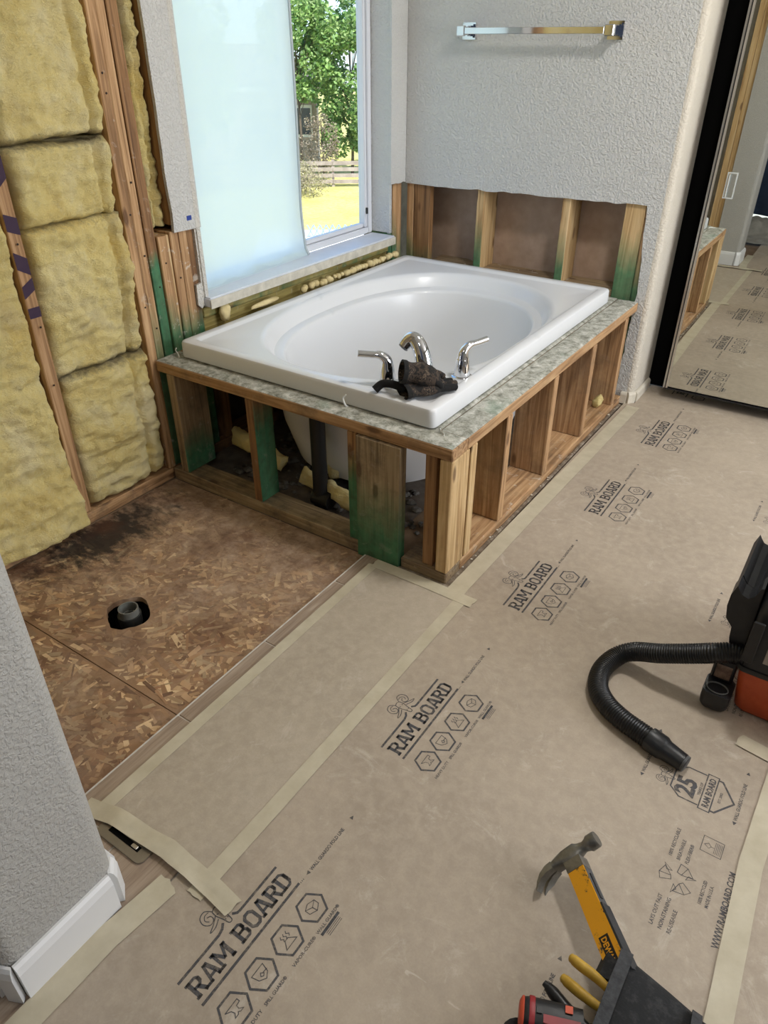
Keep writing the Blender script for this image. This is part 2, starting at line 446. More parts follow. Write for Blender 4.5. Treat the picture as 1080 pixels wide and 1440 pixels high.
# ---- left wall: bare framing, insulation bays, window wall
wl_ = struct('wall_left')
XS = -1.19            # stud faces
bar('sheathing', (-1.335, -1.315), (-3.3, .291), (-.06, CEIL), plain('sheathing', (96, 84, 62), .95, 0, .3, 40, 12), wl_)
bar('sheathing', (-1.335, -1.315), (.2915, 1.478), (-.06, .56), plain('sheathing', (96, 84, 62), .95, 0, .3, 40, 12), wl_)
bar('sheathing', (-1.335, -1.315), (1.4785, 2.6), (-.06, CEIL), plain('sheathing', (96, 84, 62), .95, 0, .3, 40, 12), wl_)
bar('sheathing', (-1.335, -1.315), (.2915, 1.478), (2.08, CEIL), plain('sheathing', (96, 84, 62), .95, 0, .3, 40, 12), wl_)
bar('bottom_plate', (-1.28, -1.185), (-1.17, .005), (-.012, .030), wood('y', 'pine', None, 0, .8), wl_, .003)
def stud_l(y0, y1, z0, z1, m, dx=0.0, **k): return bar('stud', (-1.28 + dx, XS + dx), (y0, y1), (z0, z1), m, wl_, .0025, **k)
ls = stud_l(-.398, -.360, .031, CEIL, wood('z', 'pine'), -.002)
stud_l(-.014, .020, .031, CEIL, wood('z', 'pine', None, .3, 0), .003)
stud_l(.022, .053, .031, CEIL, wood('z', 'pine', (.40, .66), .3), .001)
stud_l(.063, .101, .031, CEIL, wood('z', 'dark', (.74, .80), .25), -.005)
stud_l(.104, .142, .031, .846, wood('z', 'pine', (.52, .66), .85), .003)
stud_l(.158, .193, .031, .852, wood('z', 'pine', (.50, .60), .75), .001)
stud_l(.195, .231, .031, .850, wood('z', 'pine', (.48, .60), .75), .002)
stud_l(.144, .156, .031, .845, wood('z', 'light', (.50, .60), .9), -.004)
stud_l(.233, .262, .031, CEIL, wood('z', 'dark', (.50, .58), .5), -.004)
stud_l(.176, .212, .87, CEIL, wood('z', 'dark'), -.008)
# purple stencil bands on the left stud
ink = plain('purple_marker', (58, 40, 62), .8)
for (za, zb, sl) in ((1.200, 1.140, .015), (1.105, 1.050, .030), (.995, .950, -.015), (.895, .848, -.022), (.800, .765, .020), (.738, .708, .0)):
    G().add([(XS - .0012, -.3975, za), (XS - .0012, -.3605, za + sl), (XS - .0012, -.3605, zb + sl), (XS - .0012, -.3975, zb)], [(0, 1, 2, 3)]).put('marker_band', ink, wl_)
nail_m = plain('rusty_nail', (48, 38, 32), .6, .5)
for y, z in ((.002, 1.31), (.004, 1.26), (.036, 1.02), (.012, .93), (.040, .80), (.006, .64), (.038, .56), (.080, .69), (.122, .76), (.176, .70), (-.380, .915), (-.376, .68), (-.382, .50)):
    G().lathe([(.0032, 0), (.0032, .0012), (.0012, .0016)], 8).xf(Matrix.Translation((XS + .0035, y, z)) @ Matrix.Rotation(PI / 2, 4, 'Y')).put('nail_head', nail_m, wl_)
# window wall below the sill: sill plates, cripple studs
bar('sill_plate', (-1.285, XS), (.262, 1.476), (.535, .573), wood('y', 'olive', (.50, .56), .25), wl_, .003)
bar('sill_plate', (-1.285, XS - .008), (.262, 1.476), (.455, .532), wood('y', 'olive', (.40, .47), .25), wl_, .003)
for y in (.30, .70, 1.10): bar('cripple_stud', (-1.285, XS - .004), (y, y + .038), (.031, .454), wood('z', 'dark'), wl_)
bar('bottom_plate', (-1.285, XS), (.007, 1.60), (-.012, .030), wood('y', 'dark', None, 0, .8), wl_)
stud_l(1.484, 1.522, .031, .826, wood('z', 'dark', (.60, .76), .2), -.012)
stud_l(1.526, 1.562, .031, .824, wood('z', 'pine', (.52, .70), .2), -.008)
stud_l(1.565, 1.604, .031, .822, wood('z', 'pine', (.44, .62), .2), -.010)
# drywall of the window wall
def ragged(p, q, n, amp, seed, k=Vector((0, 0, 1))):
    p, q = Vector(p), Vector(q)
    return [p.lerp(q, i / n) + k * amp * noise.noise(Vector((i * .9, seed, .3))) for i in range(1, n)]
DWX = -1.178
dw = drywall('wall')
left_poly = [(DWX, .290, CEIL), (DWX, .171, CEIL)] + ragged((DWX, .171, CEIL), (DWX, .169, .85), 26, .006, 2, Vector((0, 1, 0))) + [(DWX, .169, .850), (DWX, .262, .848), (DWX, .290, .848)]
G().prism(left_poly, (-.012, 0, 0)).put('drywall_sheet', dw, wl_)
G().prism([(DWX, 1.478, CEIL), (DWX, 1.478, .832)] + ragged((DWX, 1.478, .832), (DWX, 1.603, .828), 6, .006, 5) + [(DWX, 1.603, .828), (DWX, 1.603, CEIL)], (-.011, 0, 0)).put('drywall_sheet', dw, wl_)
bar('drywall_sheet', (DWX - .012, DWX), (.291, 1.477), (2.08, CEIL), dw, wl_)
# reveals
bar('window_reveal', (-1.31, DWX - .002), (1.480, 1.494), (.613, 2.08), dw, wl_, .006, 3)
bar('window_reveal', (-1.31, DWX + .0005), (.262, .290), (.575, 2.08), drywall('edge'), wl_, .006, 3)
bar('window_reveal', (-1.31, DWX), (.291, 1.479), (2.066, 2.08), dw, wl_, .004)
# drywall scrap left behind at the lower left corner of the window
G().prism([(-1.181, .236, .660), (-1.181, .262, .664), (-1.181, .262, .585), (-1.181, .250, .575), (-1.181, .234, .590)], (-.010, 0, 0)).put('drywall_scrap', drywall('edge'), wl_)
# far part of the left wall beside the partition and behind
bar('drywall_sheet', (-1.20, -1.188), (-3.3, -1.41), (0, CEIL), dw, wl_)

# ---- back wall with the cut-out behind the tub
wb = struct('wall_back')
BY = 1.605
poly = [(-1.178, BY, CEIL), (.022, BY, CEIL), (.022, BY, 0), (-.030, BY, 0)] + ragged((-.030, BY, 0), (-.020, BY, .47), 12, .006, 9, Vector((1, 0, 0))) + \
       [(-.014, BY, .49)] + ragged((-.014, BY, .49), (-.040, BY, .832), 10, .005, 11, Vector((1, 0, 0))) + [(-.040, BY, .836)] + \
       ragged((-.040, BY, .836), (-1.05, BY, .822), 24, .007, 14) + [(-1.05, BY, .822), (-1.178, BY, .824)]
G().prism(poly[::-1], (0, .012, 0)).put('drywall_sheet', dw, wb)
# bullnose corner and end face
rings = []
prof = [(.022, BY)] + [(.022 + .026 * math.sin(a), BY + .026 - .026 * math.cos(a)) for a in [PI / 2 * k / 8 for k in range(1, 9)]] + [(.048, 1.86), (.036, 1.86), (.022, BY + .04)]
G().loft([[(x, y, z) for x, y in prof] for z in (0, CEIL)]).put('bullnose_corner', drywall('end'), wb, 40)
bar('drywall_sheet', (-1.19, .035), (1.759, 1.771), (.0, CEIL), M_PAPER, wb)
bar('bottom_plate', (-1.178, .020), (1.619, 1.706), (-.012, .03), wood('x', 'dark'), wb)
def stud_b(x0, x1, m, y0=1.618, y1=1.757, z1=CEIL): return bar('stud', (x0, x1), (y0, y1), (.031, z1), m, wb, .0025)
gb = (.53, .70)
stud_b(-1.178, -1.142, wood('z', 'pine', (.46, .62)))
stud_b(-1.140, -1.052, wood('z', 'dark', (.40, .55)), 1.62, 1.658)
stud_b(-.804, -.768, wood('z', 'light', gb, 0.0, 0.0, 'y'))
stud_b(-.398, -.362, wood('z', 'light', gb, 0.0, 0.0, 'y'))
stud_b(-.128, -.045, wood('z', 'light', (.56, .74)), 1.618, 1.656)
stud_b(-.043, -.008, wood('z', 'pine', (.50, .66)), 1.618, 1.757)
for a, b in ((-1.05, -.806), (-.766, -.400), (-.360, -.130)):
    bar('blocking', (a, b), (1.622, 1.756), (.446, .482), wood('x', 'grey', None, .9), wb)

# ---- near partition (end of the shower wall)
wp = struct('wall_near')
px0, px1, py0, py1 = -1.185, -.036, -1.405, -1.178
def capprof(r=.030, o=0.0):
    out = [(-.225, py1 + o)]
    for k in range(9):
        a = PI / 2 * k / 8; out.append((px1 - r + r * math.sin(a) + o * math.sin(a), py1 - r + r * math.cos(a) + o * math.cos(a)))
    for k in range(9):
        a = PI / 2 * k / 8; out.append((px1 - r + r * math.cos(a), py0 + r - r * math.sin(a)))
    out += [(-.30, py0)]
    return out
pp = capprof() + [(-.30, py0 + .012), (-.07, py0 + .012), (-.07, py1 - .012), (-.225, py1 - .012)]
G().loft([[(x, y, z) for x, y in pp[::-1]] for z in (0, CEIL)]).put('drywall_end_cap', drywall('cap'), wp, 40)
bar('drywall_sheet', (px0, -.302), (py0, py0 + .012), (0, CEIL), drywall('cap'), wp)
bar('bottom_plate', (px0, -.075), (py0 + .014, py1 - .014), (-.012, .03), wood('x', 'dark', None, 0, .7), wp)
for x in (-.111, -.264, -.304, -.70, -1.10):
    bar('stud', (x, x + .038), (-1.30, py1 - .014), (.031, CEIL), wood('z', 'light'), wp)
# baseboard wrapped round the end
bbn = struct('baseboard_near')
def bbpiece(p, q, n):
    """baseboard piece from p to q with outward normal n"""
    p, q, n = Vector((*p, 0)), Vector((*q, 0)), Vector((*n, 0))
    pr = [(0, .002), (.014, .002), (.014, .078), (.010, .092), (.005, .098), (0, .098)]
    return G().loft([[b + n * d + Vector((0, 0, z)) for d, z in pr] for b in (p, q)])
e = px1 + .0006
bbpiece((e, -1.392), (e, -1.200), (1, 0)).put('baseboard_board', M_WHITE, bbn)
bbpiece((e, -1.1985), (-.062, py1 + .0006), (.72, .72)).put('corner_piece', M_WHITE, bbn)
bbpiece((-.065, py1 + .0006), (-.222, py1 + .0006), (0, 1)).put('baseboard_board', M_WHITE, bbn)
bbpiece((-.062, py0 - .0006), (e, -1.3935), (.72, -.72)).put('corner_piece', M_WHITE, bbn)
bbpiece((-1.18, py0 - .0006), (-.065, py0 - .0006), (0, -1)).put('baseboard_board', M_WHITE, bbn)
# small baseboard stub on the back wall end
bbb = struct('baseboard_back')
bbw = plain('worn_trim_paint', (206, 198, 182), .6, 0, .2, 60, 10)
bbpiece((.049, 1.64), (.049, 1.84), (1, 0)).xf(Matrix.Diagonal((1, 1, .5, 1))).put('baseboard_board', bbw, bbb)
bbpiece((.0, BY - .0006), (.026, BY - .0006), (0, -1)).xf(Matrix.Diagonal((1, 1, .55, 1))).put('baseboard_board', bbw, bbb)
bbpiece((.028, BY - .001), (.0495, 1.637), (.72, -.72)).xf(Matrix.Diagonal((1, 1, .55, 1))).put('corner_piece', bbw, bbb)

# ---- walls beyond the frame
wr = struct('wall_right')
for y0, y1, z0, z1 in ((-3.3, -.25, 0, CEIL), (1.75, 2.6, 0, CEIL), (-.25, 1.75, 0, .65), (-.25, 1.75, 2.15, CEIL)):
    bar('drywall_sheet', (3.22, 3.30), (y0, y1), (z0, z1), dw, wr)
wf = struct('wall_front')
for x0, x1, z1_, z0_ in ((-1.35, -.35, CEIL, 0), (.75, 3.2, CEIL, 0), (-.35, .75, CEIL, 2.05)):
    bar('drywall_sheet', (x0, x1), (-3.30, -3.22), (z0_, z1_), dw, wf)
# closet behind the mirror: black panels paint in its unlit interior
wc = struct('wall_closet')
bar('closet_shade_panel', (-.05, 3.2), (1.878, 1.90), (0.004, CEIL), M_BLACK, wc)
bar('closet_shade_panel', (-.05, .047), (1.8605, 1.8775), (0.004, CEIL), M_BLACK, wc)

# ------------------------------------------------------------------ window
wi = struct('window_1')
fx0, fx1 = -1.335, -1.285
fy0, fy1, fz0, fz1 = .292, 1.478, .6122, 2.064
for nm, x, y, z in (('frame_jamb', (fx0, fx1), (fy1 - .030, fy1), (fz0, fz1)), ('frame_jamb', (fx0, fx1), (fy0, fy0 + .03), (fz0, fz1)),
                    ('frame_sill', (fx0, fx1), (fy0 + .031, fy1 - .031), (fz0, fz0 + .026)), ('frame_head', (fx0, fx1), (fy0 + .031, fy1 - .031), (fz1 - .03, fz1))):
    bar(nm, x, y, z, M_VINYL, wi, .003, 2)
# sliding sash
sx0, sx1 = -1.325, -1.298
bar('sash_stile', (sx0, sx1 + .008), (fy1 - .052, fy1 - .032), (fz0 + .028, fz1 - .03), M_VINYL, wi, .003, 2)
bar('sash_stile', (sx0, sx1), (.915, .945), (fz0 + .028, fz1 - .03), M_VINYL, wi, .003, 2)
bar('sash_rail', (sx0, sx1), (.946, fy1 - .053), (fz0 + .0275, fz0 + .046), M_VINYL, wi, .003, 2)
bar('sash_latch', (sx1 + .009, sx1 + .017), (fy1 - .046, fy1 - .036), (.700, .728), M_BLKPLASTIC, wi, .002)
def glass_mat():
    t = NT('window_glass'); tr = t.new('ShaderNodeBsdfTransparent'); gl = t.new('ShaderNodeBsdfGlossy'); gl.inputs['Roughness'].default_value = .02
    mx = t.new('ShaderNodeMixShader'); lw = t.new('ShaderNodeLayerWeight')
    t.link(t.math('MULTIPLY', t.math('POWER', lw.outputs['Facing'], 4.0), .35), mx.inputs[0]); t.link(tr.outputs[0], mx.inputs[1]); t.link(gl.outputs[0], mx.inputs[2]); t.link(mx.outputs[0], t.out.inputs[0])
    tr.inputs[0].default_value = (.95, .97, .97, 1); return t.m
M_GLASS = glass_mat()
bar('pane', (-1.314, -1.310), (.945, fy1 - .052), (fz0 + .046, fz1 - .03), M_GLASS, wi, .0005)
bar('pane', (-1.328, -1.324), (fy0 + .03, .915), (fz0 + .026, fz1 - .03), M_GLASS, wi, .0005)
# sill board
sill = bar('window_sill', (-1.284, -1.150), (.264, 1.476), (.577, .612), plain('sill_paint', (214, 218, 226), .35, 0, .1, 40, 4), wi, .004, 2)
bar('sill_edge', (-1.1495, -1.146), (.262, 1.474), (.574, .607), plain('sill_edge_board', (196, 190, 176), .8, 0, .4, 50, 18), wi, .001)

# frosted plastic sheet hung over the left part of the window
def film_mat():
    t = NT('frosted_plastic'); pos = t.coord('World')
    t.n.remove(t.b)
    tl = t.new('ShaderNodeBsdfTranslucent'); tl.inputs[0].default_value = (.93, .975, .97, 1)
    df = t.new('ShaderNodeBsdfDiffuse'); df.inputs[0].default_value = (.80, .90, .91, 1)
    tr = t.new('ShaderNodeBsdfTransparent'); tr.inputs[0].default_value = (.9, .98, .98, 1)
    a = t.new('ShaderNodeMixShader'); a.inputs[0].default_value = .30
    t.link(tl.outputs[0], a.inputs[1]); t.link(df.outputs[0], a.inputs[2])
    b = t.new('ShaderNodeMixShader'); b.inputs[0].default_value = .06
    t.link(a.outputs[0], b.inputs[1]); t.link(tr.outputs[0], b.inputs[2]); t.link(b.outputs[0], t.out.inputs[0])
    return t.m
M_FILM = film_mat()
ny, nz = 40, 60; vs, fs = [], []
for i in range(nz + 1):
    z = 2.06 - (2.06 - .618) * i / nz
    for j in range(ny + 1):
        t_ = j / ny
        yr = .935 + .02 * max(0, (1.5 - z)) - .05 * max(0, .95 - z) ** 1.2
        y = .296 + (yr - .296) * t_
        low = max(0, (.86 - z) / .25)
        x = -1.272 + .010 * math.sin(t_ * 5 + z * 1.1) + .018 * low * low + .006 * math.sin(t_ * 21 + z * 9) * low + .006 * noise.noise(Vector((y * 3, z * 2, 0)))
        if i == nz: x += .012
        vs.append((x, y, z))
for i in range(nz):
    for j in range(ny):
        a = i * (ny + 1) + j; fs.append((a, a + 1, a + ny + 2, a + ny + 1))
k0 = len(vs)
ps = thing('plastic_sheet', 'frosted bluish plastic sheet hanging over the left part of the window', 'plastic sheet', (-1.27, .6, .62))
put('film', mesh_from('film', vs, fs, 180), M_FILM, ps)
# rolled right edge of the sheet
G().tube([vs[i * (ny + 1) + ny] for i in range(0, nz + 1)], .006, 8).put('rolled_edge', plain('rolled_plastic', (176, 186, 190), .4), ps, 180)
# crumpled bottom lying on the sill
vs2, fs2 = [], []
for i in range(13):
    for j in range(61):
        y = .300 + .66 * j / 60; u_ = i / 12
        x = -1.268 + .055 * u_ * (1 - .6 * j / 60)
        z = .6165 + .035 * (1 - u_) ** 2 * (.6 + .4 * noise.noise(Vector((y * 9, u_ * 2, 3)))) + .010 * u_ * (1 - u_) * abs(noise.noise(Vector((y * 16, u_ * 3, 8))))
        vs2.append((x, y, z))
for i in range(12):
    for j in range(60):
        a = i * 61 + j; fs2.append((a, a + 1, a + 62, a + 61))
put('crumpled_hem', mesh_from('crumpled_hem', vs2, fs2, 180), M_FILM, ps)

# ------------------------------------------------------------------ tub deck framing
dk = thing('tub_deck_frame', 'bare timber framing of the tub platform with mortar-crusted top and green stains', 'tub platform', (0, 0, 0))
Z0, ZT = .036, .458
bar('top_plate', (-1.176, .0), (.0, .089), (ZT - .038, ZT), wood('x', 'pine', None, .1, .5), dk, .003)
bar('top_plate', (-.089, .0), (.0905, 1.598), (ZT - .038, ZT), wood('y', 'pine', None, .15, .2), dk, .003)
bar('top_plate', (-1.176, -.091), (1.53, 1.598), (ZT - .038, ZT), wood('x', 'dark'), dk)
bar('top_plate', (-1.180, -1.125), (.0905, 1.528), (ZT - .038, ZT), wood('y', 'dark'), dk)
bar('bottom_plate', (-1.180, -.318), (.0, .089), (-.012, Z0 - .002), wood('x', 'grey', None, 0, .7), dk, .003)
bar('bottom_plate', (-.162, .0), (.0, .089), (-.011, Z0 - .002), wood('x', 'grey', None, .2, .9), dk, .003)
bar('bottom_plate', (-.137, .0), (.0905, 1.598), (-.011, Z0 - .002), wood('y', 'pine', None, .5, .35), dk, .003)
def stud_d(x, y, m, z0=Z0 - .001, z1=ZT - .039, **k): return bar('stud', x, y, (z0, z1), m, dk, .0025, **k)
stud_d((-1.135, -1.097), (.002, .142), wood('z', 'grey', (.10, .21), .2, .5, 'x'))
stud_d((-.768, -.732), (.001, .090), wood('z', 'dark', (.32, .44), .1, .2, 'x'))
stud_d((-.359, -.322), (.001, .089), wood('z', 'dark', (.24, .37), .1, .2))
G().prism([(-.318, -.010, -.010), (-.166, -.010, -.010), (-.164, -.010, ZT - .04), (-.318, -.010, ZT - .04)], (0, .036, 0)).put('stud', wood('z', 'grey', (.08, .30), .1, .6), dk)
stud_d((-.039, -.0005), (.001, .105), wood('z', 'light', None, .1, .2))
stud_d((-.092, -.056), (.012, .100), wood('z', 'dark'))
stud_d((-.089, -.0005), (.116, .152), wood('z', 'light', None, .1))
for y, tone in ((.350, 'pine'), (.719, 'pine'), (1.092, 'pine'), (1.466, 'pine')):
    stud_d((-.135, -.0005), (y, y + .037), wood('z', tone, None, .05, .35))
for y in (.45, .95): bar('stud', (-1.18, -1.10), (y, y + .037), (Z0, ZT - .039), wood('z', 'dark'), dk)
# mortar crust on the deck
def crust(x0, x1, y0, y1, z, name, mat, parent, amp=.005, st=.008, seed=0):
    nx, ny_ = max(2, int((x1 - x0) / st)), max(2, int((y1 - y0) / st)); vs, fs = [], []
    for i in range(nx + 1):
        for j in range(ny_ + 1):
            x, y = x0 + (x1 - x0) * i / nx, y0 + (y1 - y0) * j / ny_
            h = .003 + amp * max(0, fbm(Vector((x * 22, y * 22, seed)), 5)) + .6 * amp * max(0, noise.noise(Vector((x * 70, y * 70, seed))))
            ed = 0 < i < nx and 0 < j < ny_
            vs.append((x + (.003 * noise.noise(Vector((x * 40, y * 40, 3))) if ed else 0), y + (.003 * noise.noise(Vector((x * 40, y * 40, 9))) if ed else 0), z + (h if ed else .0005)))
    for i in range(nx):
        for j in range(ny_):
            a = i * (ny_ + 1) + j; fs.append((a, a + ny_ + 1, a + ny_ + 2, a + 1))
    return put(name, mesh_from(name, vs, fs, 180), mat, parent)
crust(-1.176, -.003, .002, .086, ZT, 'mortar_crust', M_MORTAR, dk, seed=1)
crust(-.087, -.002, .0875, 1.596, ZT, 'mortar_crust', M_MORTAR, dk, seed=5)
bar('deck_panel', (-1.176, -.0895), (.0895, .112), (ZT - .012, ZT), wood('x', 'grey'), dk)
crust(-1.176, -.0895, .0865, .112, ZT, 'mortar_crust', M_MORTAR, dk, seed=8)
bar('deck_panel', (-.13, -.0895), (.112, 1.53), (ZT - .012, ZT), wood('y', 'grey'), dk)
crust(-.13, -.0895, .112, 1.53, ZT, 'mortar_crust', M_MORTAR, dk, seed=9)
crust(-1.17, -.09, 1.50, 1.60, ZT, 'mortar_crust', M_MORTAR, dk, seed=12)
# thin-set left along the foot of the frame
def foot(x0, x1, y0, y1, name='thinset_ridge', h=.007, seed=0):
    return crust(x0, x1, y0, y1, .0, name, M_DIRT, dk, h, .006, seed)
foot(.0005, .016, -.004, 1.58, h=.006, seed=21)
foot(-.16, .02, -.018, -.0005, seed=22)
# dirty faces of the bottom plates by the corner
g = G(); rr = random.Random(8)
for k in range(22):
    y = rr.uniform(.0, 1.5); r = rr.uniform(.002, .005)
    g.lathe([(r * .6, 0), (r, r * .3), (r * .4, r * .8)], 6, (rr.uniform(.004, .014), y, .008))
g.put('thinset_crumb', plain('thinset', (196, 188, 172), .9, 0, .3, 80, 16), dk, kind='stuff')

# ------------------------------------------------------------------ bathtub
tb = thing('bathtub', 'white drop-in bathtub with oval basin and raised rim on the timber deck', 'bathtub', (-.6, .79, .06))
def rr_ring(x0, x1, y0, y1, r, z, n=96):
    if r > 0:      # exact rounded rectangle hit by rays from the centre
        cx, cy_, hx, hy, rc, out = (x0 + x1) / 2, (y0 + y1) / 2, (x1 - x0) / 2, (y1 - y0) / 2, .018, []
        for j in range(n):
            c, s_ = TA[j]
            k = min(hx / max(abs(c), 1e-9), hy / max(abs(s_), 1e-9)); px, py = abs(c) * k, abs(s_) * k
            if px > hx - rc and py > hy - rc:
                qx, qy = hx - rc, hy - rc; b = abs(c) * qx + abs(s_) * qy; k = b + math.sqrt(max(0, b * b - (qx * qx + qy * qy - rc * rc)))
            out.append((cx + c * k, cy_ + s_ * k, z))
        return out
    cx, cy_ = (x0 + x1) / 2, (y0 + y1) / 2; out = []
    hx, hy = (x1 - x0) / 2, (y1 - y0) / 2
    for j in range(n):
        a = 2 * PI * (j + .5) / n; c, s_ = math.cos(a), math.sin(a)
        # ray to superellipse-like rounded rectangle
        p = 14
        k = (abs(c / hx) ** p + abs(s_ / hy) ** p) ** (-1 / p) if r > 0 else min(hx / max(abs(c), 1e-9), hy / max(abs(s_), 1e-9))
        out.append((cx + c * k, cy_ + s_ * k, z))
    return out
OV = (-.600, .772)
TN = []
_hx, _hy = .509, .723
for sx_, sy2 in ((1, 1), (-1, 1), (-1, -1), (1, -1)):          # more rays towards the four corners
    ca = math.atan2(_hy, _hx); arr = [i * ca / 22 for i in range(22)] + [ca + i * (PI / 2 - ca) / 18 for i in range(18)]
    arr += [ca - .034 + i * .0085 for i in range(9) if i != 4]; arr = sorted(arr)
    if sx_ * sy2 < 0: arr = [PI / 2 - a for a in arr][::-1]
    base_ = {(1, 1): 0, (-1, 1): PI / 2, (-1, -1): PI, (1, -1): 1.5 * PI}[(sx_, sy2)]
    TN += [base_ + a for a in arr]
TN = sorted(TN)
TA = [(math.cos(a), math.sin(a)) for a in TN]; NT_ = len(TA)
def ov_ring(a_, b_, z, n=96, p=2.35, cx=OV[0], cy_=OV[1]):
    out = []
    for c, s_ in TA:
        k = (abs(c / a_) ** p + abs(s_ / b_) ** p) ** (-1 / p); out.append((cx + c * k, cy_ + s_ * k, z))
    return out
X0, X1, Y0, Y1 = -1.118, -.100, .066, 1.512
def rk(d, z, r=1): return rr_ring(X0 + d, X1 - d, Y0 + d, Y1 - d, r, z, NT_)
def okk(a_, b_, z, dy=0, p=2.35): return ov_ring(a_, b_, z, NT_, p, OV[0], OV[1] + dy)
rings = [ov_ring(.25, .42, .055, 160), ov_ring(.36, .54, .075, 160), ov_ring(.405, .585, .22, 160), ov_ring(.44, .62, .455, 160),
         rk(.012, .466), rk(.001, .4665), rk(.0, .470), rk(.001, .514), rk(.004, .5205), rk(.010, .5235), rk(.034, .5235), rk(.039, .522), rk(.046, .516), rk(.052, .515),
         okk(.468, .648, .5135), okk(.458, .638, .512), okk(.450, .630, .507), okk(.444, .622, .496), okk(.428, .604, .466), okk(.424, .599, .461), okk(.398, .570, .457), okk(.392, .563, .453), okk(.388, .558, .442),
         okk(.378, .540, .36), okk(.362, .510, .25), okk(.344, .475, .165), okk(.318, .435, .122), okk(.27, .38, .106), okk(.15, .22, .100), okk(.02, .03, .098)]
G().loft(rings, True, True).put('tub_shell', M_TUB, tb, 38)
pc = plain('black_drain_pipe', (14, 14, 15), .5)
G().tube([(-.575, .128, .0), (-.575, .128, .40)], .026, 16).put('overflow_pipe', pc, tb, 40)
G().tube([(-.575, .128, .035), (-.575, .30, .035)], .028, 16).tube([(-.60, .128, .045), (-.53, .128, .045)], .031, 16).put('drain_elbow', pc, tb, 40)
G().lathe([(.030, .0985), (.031, .102), (.024, .1035), (.0, .1035)], 24, (-.575, .46, .0015)).put('drain_flange', M_CHROME, tb, 40)

# faucet set on the front right corner of the rim
RZ = .5145
def spout():
    base = Vector((-.210, .207, RZ))
    pth = catmull([base, base + Vector((-.010, .003, .05)), base + Vector((-.026, .008, .102)), base + Vector((-.048, .011, .134)), base + Vector((-.066, .007, .136)), base + Vector((-.080, -.002, .116))], 8)
    n = len(pth); rad = [.030 - .012 * (i / (n - 1)) for i in range(n)]
    t = thing('tub_spout', 'arched chrome tub spout between the two handles on the rim corner', 'faucet', base)
    G().tube(pth, rad, 20, True, .92).put('spout_body', M_CHROME, t, 60)
    G().lathe([(.036, 0), (.036, .004), (.031, .008)], 24, base).put('base_ring', M_CHROME, t, 40)
    d = (pth[-1] - pth[-2]).normalized()
    G().tube([pth[-1] + d * .0005, pth[-1] + d * .006], .0155, 20).put('aerator', plain('aerator_grey', (150, 154, 160), .4, .6), t, 40)
spout()
def handle(base, dirv, label):
    base = Vector((*base, RZ)); d = Vector((*dirv, 0)).normalized()
    t = thing('faucet_handle', label, 'faucet handle', base, 'chrome tub faucet handles')
    G().lathe([(.032, 0), (.032, .004), (.026, .007)], 24, base).put('escutcheon', M_CHROME, t, 40)
    G().lathe([(.0245, .0075), (.0235, .03), (.020, .056), (.018, .066)], 24, base).put('handle_body', M_CHROME, t, 50)
    p = catmull([base + Vector((0, 0, .058)), base + d * .003 + Vector((0, 0, .080)), base + d * .022 + Vector((0, 0, .097)), base + d * .052 + Vector((0, 0, .100)), base + d * .088 + Vector((0, 0, .104))], 6)
    n = len(p); G().tube(p, [.0188 - .0095 * min(1, i / (n * .62)) for i in range(n)], 16, True, 1.15).put('lever', M_CHROME, t, 60)
handle((-.318, .158), (-.78, -.62), 'chrome lever handle left of the tub spout')
handle((-.166, .344), (.42, .90), 'chrome lever handle right of the tub spout')

